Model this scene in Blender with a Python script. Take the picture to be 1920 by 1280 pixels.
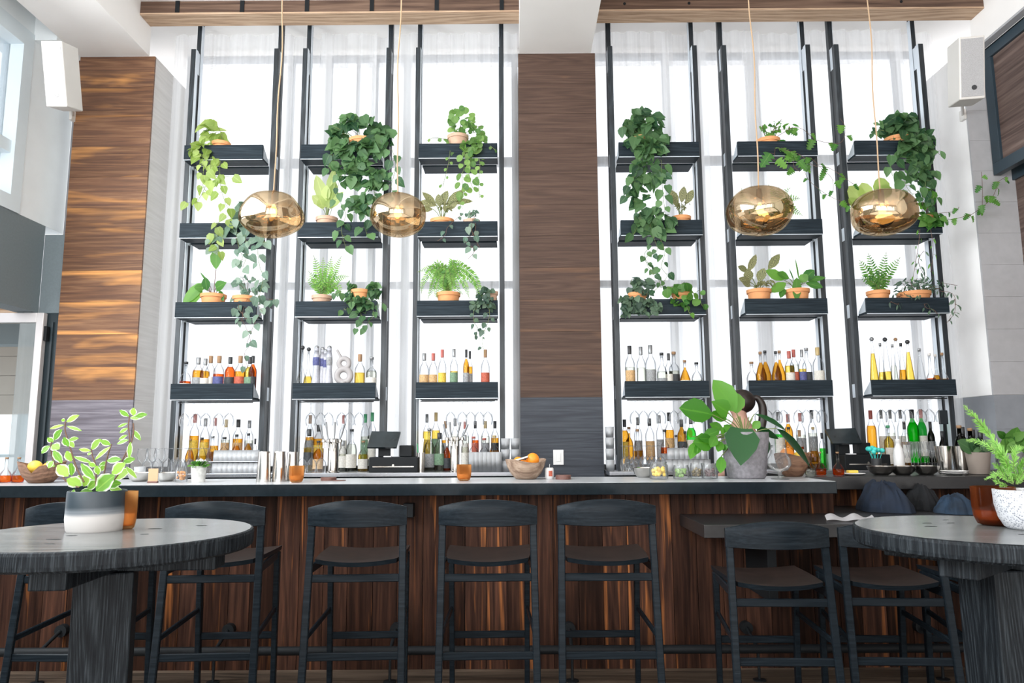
import bpy, bmesh, math, random
from mathutils import Vector, Matrix, noise
rnd = random.Random(7)
sc = bpy.context.scene
for _o in list(bpy.data.objects): bpy.data.objects.remove(_o, do_unlink=True)
COL = sc.collection
rad = math.radians

# ------------------------------------------------------------------ camera
CH = 1.31
cam_d = bpy.data.cameras.new('camera'); cam = bpy.data.objects.new('camera', cam_d); COL.objects.link(cam)
cam_d.sensor_width = 36.0; cam_d.lens = 1370.0/1920.0*36.0; cam_d.clip_start = 0.05; cam_d.clip_end = 400
_p, _r, _yw = rad(7.70), rad(-0.318), rad(-0.208)
_fw = Vector((0, math.cos(_p), math.sin(_p))); _up = Vector((0, -math.sin(_p), math.cos(_p))); _rt = Vector((1, 0, 0))
_rt2 = _rt*math.cos(_r)+_up*math.sin(_r); _up2 = _up*math.cos(_r)-_rt*math.sin(_r)
_RZ = Matrix.Rotation(-_yw, 3, 'Z')
FWD, UPV, RTV = _RZ @ _fw, _RZ @ _up2, _RZ @ _rt2
cam.matrix_world = Matrix(((RTV.x, UPV.x, -FWD.x, 0), (RTV.y, UPV.y, -FWD.y, 0), (RTV.z, UPV.z, -FWD.z, CH), (0, 0, 0, 1)))
sc.camera = cam

def ray(px, py): return FWD + RTV*((px-960)/1370.0) + UPV*((640-py)/1370.0)
def at(px, py, Y):
    d = ray(px, py); v = d*(Y/d.y); v.z += CH; return v
def onz(px, py, z):
    d = ray(px, py); v = d*((z-CH)/d.z); v.z += CH; return v
def xat(px, Y, z):
    # world x of the point at depth Y, height z that shows at column px
    py = 700.0
    for _ in range(6):
        v = at(px, py, Y); py += (v.z-z)*1370.0/Y
    return at(px, py, Y).x

# ------------------------------------------------------------------ light
w = bpy.data.worlds.new('overcast_sky'); sc.world = w; w.use_nodes = True
wb = w.node_tree.nodes['Background']
WN = w.node_tree
_tc = WN.nodes.new('ShaderNodeTexCoord'); _sx = WN.nodes.new('ShaderNodeSeparateXYZ'); _cr = WN.nodes.new('ShaderNodeValToRGB')
WN.links.new(_tc.outputs['Generated'], _sx.inputs[0]); WN.links.new(_sx.outputs['Z'], _cr.inputs[0]); WN.links.new(_cr.outputs[0], wb.inputs[0])
_cr.color_ramp.elements[0].position = 0.0; _cr.color_ramp.elements[0].color = (0.92, 0.94, 0.98, 1)
_cr.color_ramp.elements[1].position = 0.6; _cr.color_ramp.elements[1].color = (0.96, 0.98, 1.0, 1)
wb.inputs[1].default_value = 2.1

def area(name, loc, rot, sx, sy, power, col=(1, 1, 1)):
    l = bpy.data.lights.new(name, 'AREA'); l.shape = 'RECTANGLE'; l.size = sx; l.size_y = sy; l.energy = power; l.color = col
    o = bpy.data.objects.new(name, l); COL.objects.link(o); o.location = loc; o.rotation_euler = rot
    return o
# daylight entering by the front windows behind the camera and by the tall left windows
area('daylight_front_windows', (-0.6, -3.75, 2.5), (rad(112), 0, 0), 7.2, 3.6, 335, (1.0, 0.96, 0.92))
area('daylight_left_windows', (-3.80, 1.2, 3.3), (rad(78), 0, rad(-90)), 6.4, 2.2, 560, (0.94, 0.98, 1.0))
# added upward fill at floor level, out of view, brightens ceiling and soffits
area('added_ceiling_fill', (0.2, -1.4, .03), (rad(180), 0, 0), 7.4, 4.8, 260, (1.0, 0.965, 0.93))
sc.view_settings.view_transform = 'Standard'; sc.view_settings.look = 'None'
sc.view_settings.exposure = 0.0; sc.view_settings.gamma = 1.0; sc.view_settings.use_curve_mapping = False

# ------------------------------------------------------------------ materials
def srgb(r, g, b):
    f = lambda c: (c/255.0/12.92) if c <= 10 else ((c/255.0+0.055)/1.055)**2.4
    return (f(r), f(g), f(b), 1.0)
def newmat(name):
    m = bpy.data.materials.new(name); m.use_nodes = True
    nt = m.node_tree
    for n in list(nt.nodes): nt.nodes.remove(n)
    out = nt.nodes.new('ShaderNodeOutputMaterial')
    return m, nt, out
def N(nt, t, **kw):
    n = nt.nodes.new(t)
    for k, v in kw.items():
        if k in n.inputs.keys(): n.inputs[k].default_value = v
        else: setattr(n, k, v)
    return n
def bsdf(nt, out, col=None, rough=.5, metal=0., spec=.5):
    b = nt.nodes.new('ShaderNodeBsdfPrincipled'); b.inputs['Roughness'].default_value = rough
    b.inputs['Metallic'].default_value = metal; b.inputs['Specular IOR Level'].default_value = spec
    if col is not None: b.inputs['Base Color'].default_value = col
    nt.links.new(b.outputs[0], out.inputs[0]); return b
def ramp(nt, fac, stops, interp='LINEAR'):
    r = nt.nodes.new('ShaderNodeValToRGB'); r.color_ramp.interpolation = interp
    e = r.color_ramp.elements
    e[0].position, e[0].color = stops[0]; e[1].position, e[1].color = stops[-1]
    for p, c in stops[1:-1]:
        x = e.new(p); x.color = c
    nt.links.new(fac, r.inputs[0]); return r.outputs[0]
def mixc(nt, fac, a, b, mode='MIX'):
    m = nt.nodes.new('ShaderNodeMix'); m.data_type = 'RGBA'; m.blend_type = mode
    for i, v in ((0, fac), (6, a), (7, b)):
        if hasattr(v, 'node'): nt.links.new(v, m.inputs[i])
        else: m.inputs[i].default_value = v
    return m.outputs[2]
def coords(nt, scale=(1, 1, 1), perisland=0.0, kind='Object'):
    tc = nt.nodes.new('ShaderNodeTexCoord'); mp = nt.nodes.new('ShaderNodeMapping'); mp.inputs['Scale'].default_value = scale
    src = tc.outputs[kind]
    if perisland:
        g = nt.nodes.new('ShaderNodeNewGeometry'); vm = nt.nodes.new('ShaderNodeVectorMath'); vm.operation = 'MULTIPLY_ADD'
        cb = nt.nodes.new('ShaderNodeCombineXYZ')
        for i in range(3): nt.links.new(g.outputs['Random Per Island'], cb.inputs[i])
        vm.inputs[1].default_value = (perisland,)*3
        nt.links.new(cb.outputs[0], vm.inputs[0]); nt.links.new(src, vm.inputs[2]); src = vm.outputs[0]
    nt.links.new(src, mp.inputs[0]); return mp.outputs[0]
def bump(nt, b, h, strength, dist=.01):
    bp = nt.nodes.new('ShaderNodeBump'); bp.inputs['Strength'].default_value = strength; bp.inputs['Distance'].default_value = dist
    nt.links.new(h, bp.inputs['Height']); nt.links.new(bp.outputs[0], b.inputs['Normal'])
def plain(name, col, rough=.5, metal=0., var=.06, spec=.5, nscale=6., bmp=0.):
    m, nt, out = newmat(name); b = bsdf(nt, out, col, rough, metal, spec)
    v = coords(nt); n = N(nt, 'ShaderNodeTexNoise', Scale=nscale, Detail=5.0); nt.links.new(v, n.inputs['Vector'])
    a = tuple(c*(1-var) for c in col[:3])+(1,); c2 = tuple(min(1, c*(1+var)) for c in col[:3])+(1,)
    nt.links.new(ramp(nt, n.outputs['Fac'], [(.3, a), (.7, c2)]), b.inputs['Base Color'])
    if bmp: bump(nt, b, n.outputs['Fac'], bmp)
    return m
def wood(name, dark, mid, light, axis='Z', grain=16., rough=.5, streak=None, island=0., rings=1.0, bmp=.25, spec=.4, plankvar=.35, streakpos=.62):
    m, nt, out = newmat(name); b = bsdf(nt, out, mid, rough, 0, spec)
    lo = .10; s = {'X': (lo, 1, 2.4), 'Y': (1, lo, 2.4), 'Z': (1.8, 1, lo)}[axis]
    v = coords(nt, s, island)
    n1 = N(nt, 'ShaderNodeTexNoise', Scale=2.2, Detail=2.0, Distortion=.4); nt.links.new(v, n1.inputs['Vector'])
    mu = nt.nodes.new('ShaderNodeMath'); mu.operation = 'MULTIPLY'; mu.inputs[1].default_value = grain*rings
    nt.links.new(n1.outputs['Fac'], mu.inputs[0])
    fr = nt.nodes.new('ShaderNodeMath'); fr.operation = 'PINGPONG'; fr.inputs[1].default_value = .5; nt.links.new(mu.outputs[0], fr.inputs[0])
    s2 = {'X': (.25, 1, 1), 'Y': (1, .25, 1), 'Z': (1, 1, .25)}[axis]
    v2 = coords(nt, tuple(a*b_ for a, b_ in zip(s2, (1, 1, 1))), island)
    n2 = N(nt, 'ShaderNodeTexNoise', Scale=grain*4, Detail=6.0, Roughness=.6)
    sm = {'X': (.045, 1, 1), 'Y': (1, .045, 1), 'Z': (1, 1, .045)}[axis]
    v3 = coords(nt, sm, island); nt.links.new(v3, n2.inputs['Vector'])
    ad = nt.nodes.new('ShaderNodeMath'); ad.operation = 'MULTIPLY_ADD'; ad.inputs[1].default_value = .9; nt.links.new(n2.outputs['Fac'], ad.inputs[0]); rw_ = nt.nodes.new('ShaderNodeMath'); rw_.operation = 'MULTIPLY'; rw_.inputs[1].default_value = .42; nt.links.new(fr.outputs[0], rw_.inputs[0]); nt.links.new(rw_.outputs[0], ad.inputs[2])
    c = ramp(nt, ad.outputs[0], [(.34, dark), (.56, mid), (.78, light)])
    if streak is not None:
        n3 = N(nt, 'ShaderNodeTexNoise', Scale=3.2, Detail=3.0, Distortion=.6)
        s4 = {'X': (.3, 1, 2.2), 'Y': (1, .3, 2.2), 'Z': (7.5, 1, .30)}[axis]
        nt.links.new(coords(nt, s4, island*1.7), n3.inputs['Vector'])
        f = ramp(nt, n3.outputs['Fac'], [(streakpos-.07, (0, 0, 0, 1)), (streakpos+.1, (1, 1, 1, 1))])
        f2 = nt.nodes.new('ShaderNodeMath'); f2.operation = 'MULTIPLY'; nt.links.new(f, f2.inputs[0]); nt.links.new(n2.outputs['Fac'], f2.inputs[1])
        f3 = nt.nodes.new('ShaderNodeMath'); f3.operation = 'MULTIPLY'; f3.use_clamp = True; f3.inputs[1].default_value = 1.5; nt.links.new(f2.outputs[0], f3.inputs[0])
        c = mixc(nt, f3.outputs[0], c, streak)
    if island:
        g = nt.nodes.new('ShaderNodeNewGeometry')
        k = ramp(nt, g.outputs['Random Per Island'], [(0, (1-plankvar,)*3+(1,)), (1, (1+plankvar,)*3+(1,))])
        c = mixc(nt, 1.0, c, k, 'MULTIPLY')
    nt.links.new(c, b.inputs['Base Color']); bump(nt, b, ad.outputs[0], bmp, .004)
    return m
def thinglass(name, tint=(.96, .97, .98), edge=(.45, .5, .53), refl=.55, rough=.03, body=0., bodycol=(1, 1, 1, 1), diff=False):
    m, nt, out = newmat(name)
    lw = N(nt, 'ShaderNodeLayerWeight', Blend=.35)
    c = ramp(nt, lw.outputs['Facing'], [(.25, tuple(tint)+(1,)), (.97, tuple(edge)+(1,))])
    t = nt.nodes.new('ShaderNodeBsdfTransparent'); nt.links.new(c, t.inputs[0])
    g = N(nt, 'ShaderNodeBsdfGlossy', Roughness=rough)
    lf = N(nt, 'ShaderNodeLayerWeight', Blend=.25); mu = nt.nodes.new('ShaderNodeMath'); mu.operation = 'MULTIPLY'; mu.inputs[1].default_value = refl
    nt.links.new(lf.outputs['Fresnel'], mu.inputs[0])
    mx = nt.nodes.new('ShaderNodeMixShader'); nt.links.new(mu.outputs[0], mx.inputs[0]); nt.links.new(t.outputs[0], mx.inputs[1]); nt.links.new(g.outputs[0], mx.inputs[2])
    last = mx
    if body:
        d = N(nt, 'ShaderNodeBsdfDiffuse' if diff else 'ShaderNodeBsdfTranslucent', Color=bodycol); m2 = nt.nodes.new('ShaderNodeMixShader'); m2.inputs[0].default_value = body
        nt.links.new(mx.outputs[0], m2.inputs[1]); nt.links.new(d.outputs[0], m2.inputs[2]); last = m2
    nt.links.new(last.outputs[0], out.inputs[0]); return m
def leafmat(name, base, light, trans=.45, stripes=None, rim=None, rough=.45, white=None):
    m, nt, out = newmat(name)
    g = nt.nodes.new('ShaderNodeNewGeometry')
    c = ramp(nt, g.outputs['Random Per Island'], [(0, base), (1, light)])
    uv = nt.nodes.new('ShaderNodeTexCoord'); sx = nt.nodes.new('ShaderNodeSeparateXYZ'); nt.links.new(uv.outputs['UV'], sx.inputs[0])
    ab = nt.nodes.new('ShaderNodeMath'); ab.operation = 'SUBTRACT'; ab.inputs[1].default_value = .5; nt.links.new(sx.outputs['Y'], ab.inputs[0])
    aa = nt.nodes.new('ShaderNodeMath'); aa.operation = 'ABSOLUTE'; nt.links.new(ab.outputs[0], aa.inputs[0])
    # pale midrib
    f = ramp(nt, aa.outputs[0], [(.015, (1, 1, 1, 1)), (.06, (0, 0, 0, 1))]); 
    c = mixc(nt, .0, c, light) if False else c
    fm = nt.nodes.new('ShaderNodeMath'); fm.operation = 'MULTIPLY'; fm.inputs[1].default_value = .5; nt.links.new(f, fm.inputs[0])
    c = mixc(nt, fm.outputs[0], c, light)
    if stripes is not None:
        ad = nt.nodes.new('ShaderNodeMath'); ad.operation = 'MULTIPLY_ADD'; ad.inputs[1].default_value = -1.1; nt.links.new(aa.outputs[0], ad.inputs[0]); nt.links.new(sx.outputs['X'], ad.inputs[2])
        pp = nt.nodes.new('ShaderNodeMath'); pp.operation = 'PINGPONG'; pp.inputs[1].default_value = .075; nt.links.new(ad.outputs[0], pp.inputs[0])
        fs = ramp(nt, pp.outputs[0], [(.025, (0, 0, 0, 1)), (.04, (1, 1, 1, 1))]); c = mixc(nt, fs, c, stripes)
    if rim is not None:
        fr = ramp(nt, aa.outputs[0], [(.33, (0, 0, 0, 1)), (.46, (1, 1, 1, 1))]); c = mixc(nt, fr, c, rim)
    b = bsdf(nt, out, None, rough, 0, .4); nt.links.new(c, b.inputs['Base Color'])
    t = nt.nodes.new('ShaderNodeBsdfTranslucent'); hs = N(nt, 'ShaderNodeHueSaturation', Saturation=1.15, Value=1.7); nt.links.new(c, hs.inputs['Color']); nt.links.new(hs.outputs[0], t.inputs[0])
    mx = nt.nodes.new('ShaderNodeMixShader'); mx.inputs[0].default_value = trans
    nt.links.new(b.outputs[0], mx.inputs[1]); nt.links.new(t.outputs[0], mx.inputs[2]); nt.links.new(mx.outputs[0], out.inputs[0])
    return m

M = {}
M['white_wall'] = plain('white_plaster', (.87, .85, .83, 1), .85, var=.02, nscale=3)
M['white_cool'] = plain('cool_white_plaster', (.82, .88, .91, 1), .8, var=.02)
M['grey_wall'] = plain('pale_grey_plaster', (.40, .40, .415, 1), .85, var=.05, nscale=14)
M['grey_wall_low'] = plain('grey_plaster_band', (.25, .265, .29, 1), .85, var=.05, nscale=14)
M['darkpanel'] = plain('dark_teal_panel', (.17, .21, .23, 1), .6, var=.05, nscale=60)
M['frame_blue'] = plain('pale_blue_window_frame', (.70, .79, .84, 1), .45, var=.02)
M['frame_grey'] = plain('silver_door_frame', (.62, .60, .60, 1), .35, .2, var=.02)
M['jamb'] = plain('black_door_jamb', (.022, .036, .044, 1), .35)
M['mullion'] = plain('grey_mullion', (.25, .26, .28, 1), .5)
M['floor'] = wood('floor_boards', (.035, .025, .018, 1), (.085, .06, .042, 1), (.15, .11, .08, 1), 'X', 12, .55, island=7.)
M['slate'] = wood('black_stained_oak', (.008, .012, .015, 1), (.016, .022, .028, 1), (.034, .045, .055, 1), 'Z', 26, .42, spec=.5, bmp=.3)
M['slateX'] = wood('black_stained_oak_long', (.011, .017, .023, 1), (.018, .027, .035, 1), (.030, .044, .056, 1), 'X', 22, .5, spec=.1, bmp=.35)
M['colL'] = wood('oiled_cedar_cladding', (.11, .060, .043, 1), (.175, .092, .056, 1), (.26, .145, .085, 1), 'X', 15, .45, streak=(.70, .33, .11, 1), island=3., rings=.8, plankvar=.16, streakpos=.58, spec=.15)
M['colC'] = wood('walnut_cladding', (.062, .040, .032, 1), (.084, .053, .041, 1), (.108, .069, .053, 1), 'X', 17, .5, streak=(.17, .095, .058, 1), island=3., rings=1.2, plankvar=.05, streakpos=.66, spec=.12)
M['colLow'] = wood('grey_stained_cladding', (.12, .105, .125, 1), (.175, .16, .19, 1), (.27, .25, .28, 1), 'X', 16, .6, island=3., plankvar=.05)
M['colLowC'] = wood('slate_stained_cladding', (.022, .027, .038, 1), (.035, .042, .056, 1), (.055, .065, .08, 1), 'X', 16, .55, island=3., plankvar=.05)
M['whitewash'] = wood('whitewashed_cladding', (.56, .54, .52, 1), (.60, .585, .565, 1), (.65, .63, .61, 1), 'Y', 14, .7, bmp=.15)
M['panel'] = wood('bar_front_planks', (.018, .009, .007, 1), (.040, .019, .013, 1), (.078, .034, .021, 1), 'Z', 15, .42, streak=(.42, .15, .045, 1), island=9., rings=.9, plankvar=.5, streakpos=.67, spec=.06)
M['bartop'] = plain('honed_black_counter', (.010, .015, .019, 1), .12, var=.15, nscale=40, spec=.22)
M['bartop_sheen'] = plain('counter_painted_reflection', (.46, .48, .50, 1), .28, var=.06, nscale=14, spec=.6)  # pale colour stands in for the window reflection on the dark bar top
M['bartop2'] = plain('dark_wood_ledge', (.016, .016, .017, 1), .35, var=.2, nscale=30)
M['beam'] = wood('reclaimed_beam_face', (.06, .034, .024, 1), (.12, .072, .050, 1), (.18, .115, .08, 1), 'X', 10, .85, bmp=.6)
M['beamU'] = wood('sawn_beam_underside', (.28, .18, .115, 1), (.48, .33, .22, 1), (.62, .46, .33, 1), 'X', 20, .85, bmp=.6)
M['table'] = wood('ebonised_oak_tabletop', (.06, .066, .066, 1), (.12, .128, .128, 1), (.22, .225, .22, 1), 'X', 20, .22, spec=1.0, bmp=.08)
M['tabledge'] = wood('ebonised_oak_edge', (.003, .004, .006, 1), (.009, .012, .015, 1), (.035, .043, .050, 1), 'Z', 46, .5, spec=.15, bmp=.8)
M['stool'] = wood('black_ash', (.005, .008, .011, 1), (.009, .013, .017, 1), (.014, .020, .026, 1), 'X', 30, .28, spec=.08, bmp=.12)
M['seat'] = plain('dark_brown_leather', (.018, .010, .008, 1), .6, var=.3, nscale=12, bmp=.1, spec=.3)
M['black'] = plain('black_metal', (.010, .012, .014, 1), .55, spec=.2)
M['steel'] = plain('brushed_steel', (.62, .60, .57, 1), .18, 1.0, var=.04)
M['steel_s'] = plain('satin_pilaster', (.62, .68, .74, 1), .4, .25, var=.02)
M['slot'] = plain('black_slot', (.01, .013, .016, 1), .5)
M['terracotta'] = leafmat('terracotta_clay', srgb(196, 116, 70), srgb(214, 130, 80), trans=.0, rough=.8)
M['greyclay'] = plain('grey_concrete', (.23, .22, .24, 1), .9, var=.22, nscale=45, bmp=.3)
M['taupe'] = plain('taupe_clay', (.25, .21, .18, 1), .8, var=.08)
M['soil'] = plain('potting_soil', (.03, .022, .016, 1), .95, var=.4, nscale=60)
M['stem'] = plain('green_stem', (.16, .20, .07, 1), .6)
M['stem_br'] = plain('brown_stem', (.14, .075, .05, 1), .6)
M['speaker'] = plain('white_speaker_cabinet', (.66, .64, .61, 1), .5, var=.02)
M['speakgrille'] = plain('speaker_grille', (.42, .42, .43, 1), .7, var=.15, nscale=220, bmp=.5)
M['white'] = plain('white_ceramic', (.70, .70, .70, 1), .3, var=.02)
M['paper'] = plain('paper', (.75, .74, .76, 1), .8, var=.02)
M['card'] = plain('kraft_card', (.52, .34, .20, 1), .8, var=.05)
M['bowl'] = wood('turned_wood_bowl', (.16, .10, .07, 1), (.30, .21, .15, 1), (.45, .34, .26, 1), 'X', 14, .65)
M['bowl2'] = wood('dark_wood_bowl', (.10, .05, .03, 1), (.22, .12, .075, 1), (.33, .19, .12, 1), 'X', 14, .6)
M['orange'] = plain('orange_peel', (.85, .28, .02, 1), .45, var=.08, nscale=60, bmp=.2)
M['lemon'] = plain('lemon_peel', (.85, .60, .08, 1), .5, var=.05, nscale=60)
M['lime'] = plain('lime_slices', (.16, .30, .06, 1), .5, var=.4, nscale=60)
M['olive'] = plain('olives', (.20, .15, .06, 1), .4, var=.4, nscale=60)
M['denim'] = plain('blue_denim', (.0025, .009, .023, 1), .85, var=.5, nscale=9, bmp=.3)
M['denimL'] = plain('pale_blue_denim', (.10, .17, .27, 1), .85, var=.3, nscale=14)
M['skin'] = plain('skin', (.46, .27, .20, 1), .55, var=.04)
M['hair'] = plain('dark_brown_hair', (.020, .013, .011, 1), .4, var=.3, nscale=50)
M['blackcloth'] = plain('black_cloth', (.012, .013, .016, 1), .8)
M['curt'] = None
M['turq'] = plain('turquoise_picks', (.05, .55, .50, 1), .5)
M['nuts'] = plain('dried_orange_peel', (.55, .24, .06, 1), .6, var=.3, nscale=60)
M['cherries'] = plain('dark_cherries', (.05, .01, .012, 1), .3)
M['marble'] = plain('marbled_white_cup', (.60, .60, .58, 1), .5, var=.25, nscale=40)
M['denim2'] = plain('black_cloth_navy', (.002, .003, .005, 1), .9)
M['denimL2'] = plain('mid_blue_denim', (.007, .022, .046, 1), .85, var=.5, nscale=12)
M['glass'] = thinglass('clear_thin_glass', (.98, .985, .99), (.55, .6, .63), body=.035, bodycol=(1, 1, 1, 1), diff=True)
M['glassw'] = thinglass('painted_backlit_bar_glass', (.985, .99, .99), (.72, .76, .78), .8, .12, body=.30, bodycol=(.95, .97, 1, 1), diff=True)  # white body stands in for daylight passing through the clear glasses
M['pane'] = thinglass('window_pane', (.97, .98, .99), (.85, .9, .92), .6)
M['doorglass'] = thinglass('door_pane', (.75, .78, .78), (.5, .55, .57), .9, .01)
M['botglass'] = thinglass('bottle_glass', (.96, .97, .98), (.52, .55, .58), .6)
M['grnglass'] = thinglass('green_bottle_glass', (.15, .62, .22), (.03, .30, .08), .6, body=.12, bodycol=(.1, .9, .2, 1))
M['drkglass'] = thinglass('dark_bottle_glass', (.05, .06, .03), (.01, .015, .01), .7)
M['amber'] = thinglass('amber_spirit', (1.0, .70, .20), (.88, .42, .05), .3, body=.14, bodycol=(1, .5, .03, 1))
M['gold'] = thinglass('golden_spirit', (1.0, .86, .35), (.85, .55, .1), .3, body=.10, bodycol=(1, .75, .2, 1))
M['red'] = thinglass('red_spirit', (1.0, .44, .14), (.7, .12, .03), .3, body=.14, bodycol=(1, .15, .02, 1))
M['pale'] = thinglass('pale_spirit', (.95, .95, .88), (.6, .62, .55), .3)
M['green_l'] = thinglass('green_liqueur', (.25, .85, .25), (.05, .5, .1), .3, body=.2, bodycol=(.2, 1, .2, 1))
M['lab_w'] = plain('cream_label', (.62, .60, .55, 1), .7, var=.15, nscale=90)
M['lab_k'] = plain('black_label', (.03, .035, .04, 1), .6, var=.4, nscale=90)
M['lab_b'] = plain('blue_label', (.07, .08, .22, 1), .6, var=.3, nscale=90)
M['lab_t'] = plain('tan_label', (.50, .32, .15, 1), .6, var=.3, nscale=90)
M['lab_g'] = plain('green_label', (.14, .24, .15, 1), .6, var=.3, nscale=90)
M['lab_r'] = plain('red_label', (.42, .09, .05, 1), .6, var=.3, nscale=90)
M['lab_s'] = plain('grey_label', (.27, .28, .29, 1), .6, var=.3, nscale=90)
M['lab_y'] = plain('yellow_label', (.65, .45, .06, 1), .6, var=.3, nscale=90)
M['cap_k'] = plain('black_cap', (.03, .032, .035, 1), .4)
M['cap_c'] = plain('cork_stopper', (.30, .18, .10, 1), .8)
M['cap_s'] = plain('grey_cap', (.28, .29, .30, 1), .35, .5)
M['cap_r'] = plain('red_cap', (.40, .10, .08, 1), .4)
M['candle'] = thinglass('amber_votive_glass', (.97, .78, .55), (.72, .42, .20), .5, body=.42, bodycol=(.80, .52, .28, 1))
M['redglass'] = thinglass('rust_red_glass', (.58, .33, .20), (.30, .11, .06), 1.4, .04, body=.5, bodycol=(.42, .20, .11, 1))
# greens
M['lf_pothos'] = leafmat('pothos_leaf', (.20, .30, .06, 1), (.46, .56, .20, 1), .5)
M['lf_dark'] = leafmat('deep_green_leaf', (.022, .075, .035, 1), (.13, .25, .10, 1), .35)
M['lf_glossy'] = leafmat('dark_glossy_leaf', (.008, .050, .016, 1), (.016, .085, .022, 1), .15, rough=.3)
M['lf_mid'] = leafmat('mid_green_leaf', (.04, .15, .03, 1), (.16, .34, .07, 1), .42)
M['lf_round'] = leafmat('round_pale_green_leaf', (.10, .22, .07, 1), (.27, .42, .13, 1), .5)
M['lf_silver'] = leafmat('silver_green_leaf', (.09, .17, .12, 1), (.27, .36, .28, 1), .35)
M['lf_fern'] = leafmat('fern_leaf', (.09, .24, .05, 1), (.26, .46, .10, 1), .5)
M['lf_pale'] = leafmat('yellow_green_leaf', (.28, .36, .12, 1), (.56, .62, .28, 1), .5)
M['lf_cala'] = leafmat('striped_leaf', (.36, .38, .16, 1), (.48, .47, .23, 1), .35, stripes=(.05, .055, .03, 1))
M['lf_grey'] = leafmat('dusky_green_leaf', (.045, .085, .065, 1), (.14, .22, .14, 1), .3)
M['lf_rim'] = leafmat('fuzzy_white_edged_leaf', (.14, .34, .05, 1), (.38, .58, .12, 1), .45, rim=(.80, .86, .70, 1))
M['lf_plumo'] = leafmat('feathery_fern_leaf', (.16, .36, .08, 1), (.36, .60, .18, 1), .45)

M['lf_big'] = leafmat('bright_glossy_leaf', (.05, .21, .02, 1), (.14, .38, .05, 1), .42, rough=.3)
def curtain_mat():
    m, nt, out = newmat('sheer_white_curtain')
    v = coords(nt, (1, 1, .02)); n = N(nt, 'ShaderNodeTexNoise', Scale=34., Detail=3.0); nt.links.new(v, n.inputs['Vector'])
    t = nt.nodes.new('ShaderNodeBsdfTransparent'); t.inputs[0].default_value = (1, 1, 1, 1)
    tr = N(nt, 'ShaderNodeBsdfTranslucent', Color=(.93, .93, .93, 1)); df = N(nt, 'ShaderNodeBsdfDiffuse', Color=(.9, .9, .9, 1))
    m1 = nt.nodes.new('ShaderNodeMixShader'); m1.inputs[0].default_value = .30; nt.links.new(tr.outputs[0], m1.inputs[1]); nt.links.new(df.outputs[0], m1.inputs[2])
    m2 = nt.nodes.new('ShaderNodeMixShader'); nt.links.new(m1.outputs[0], m2.inputs[2]); nt.links.new(t.outputs[0], m2.inputs[1])
    r = nt.nodes.new('ShaderNodeMapRange'); r.inputs['To Min'].default_value = .46; r.inputs['To Max'].default_value = .66
    nt.links.new(n.outputs['Fac'], r.inputs['Value']); nt.links.new(r.outputs[0], m2.inputs[0]); nt.links.new(m2.outputs[0], out.inputs[0])
    return m
M['curt'] = curtain_mat()

# ------------------------------------------------------------------ mesh helpers
def tag(o, label=None, cat=None, group=None, kind=None):
    if label: o['label'] = label
    if cat: o['category'] = cat
    if group: o['group'] = group
    if kind: o['kind'] = kind
    return o
def root(name, loc, label, cat, group=None, rz=0.0):
    o = bpy.data.objects.new(name, None); COL.objects.link(o); o.location = loc; o.rotation_euler = (0, 0, rz); o.empty_display_size = .05
    return tag(o, label, cat, group)
def link(name, me, mats, parent=None, smooth=False):
    if smooth:
        for p in me.polygons: p.use_smooth = True
        me.set_sharp_from_angle(angle=rad(50))
    o = bpy.data.objects.new(name, me); COL.objects.link(o)
    for m in (mats if isinstance(mats, (list, tuple)) else [mats]):
        if len(me.materials) < (len(mats) if isinstance(mats, (list, tuple)) else 1): me.materials.append(m)
    if parent: o.parent = parent
    return o
def obj(name, bm, mats, parent=None, smooth=False, local=None):
    """mesh in world coordinates -> object; when it has a parent its vertices go into the parent's frame"""
    if parent is not None and local is None:
        bmesh.ops.transform(bm, matrix=world_m(parent).inverted(), verts=bm.verts)
    me = bpy.data.meshes.new(name); bm.normal_update(); bm.to_mesh(me); bm.free()
    return link(name, me, mats, parent, smooth)
def world_m(o):
    m = Matrix.LocRotScale(o.location, o.rotation_euler, o.scale)
    return world_m(o.parent) @ m if o.parent else m
def inst(name, me, mat, parent, loc=(0, 0, 0)):
    o = bpy.data.objects.new(name, me); COL.objects.link(o); o.parent = parent; o.location = loc
    if mat is not None:
        if not me.materials: me.materials.append(mat)
        if me.materials[0] != mat: o.material_slots[0].link = 'OBJECT'; o.material_slots[0].material = mat
    return o
def copy_tree(o, parent=None):
    c = o.copy(); COL.objects.link(c)
    if parent: c.parent = parent
    for ch in list(o.children): copy_tree(ch, c)
    return c
def box(bm, x0, x1, y0, y1, z0, z1, mat=0, bev=0.0, M4=None):
    vs = [bm.verts.new(v) for v in ((x0, y0, z0), (x1, y0, z0), (x1, y1, z0), (x0, y1, z0), (x0, y0, z1), (x1, y0, z1), (x1, y1, z1), (x0, y1, z1))]
    fs = [bm.faces.new([vs[i] for i in q]) for q in ((3, 2, 1, 0), (4, 5, 6, 7), (0, 1, 5, 4), (1, 2, 6, 5), (2, 3, 7, 6), (3, 0, 4, 7))]
    for f in fs: f.material_index = mat
    if bev:
        es = list({e for f in fs for e in f.edges}); r = bmesh.ops.bevel(bm, geom=es, offset=bev, segments=2, affect='EDGES', profile=.5)
        for f in r['faces']: f.material_index = mat
        vs = list({v for f in r['faces'] for v in f.verts} | {v for f in fs if f.is_valid for v in f.verts})
    if M4 is not None: bmesh.ops.transform(bm, matrix=M4, verts=[v for v in vs if v.is_valid])
    return vs
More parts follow.
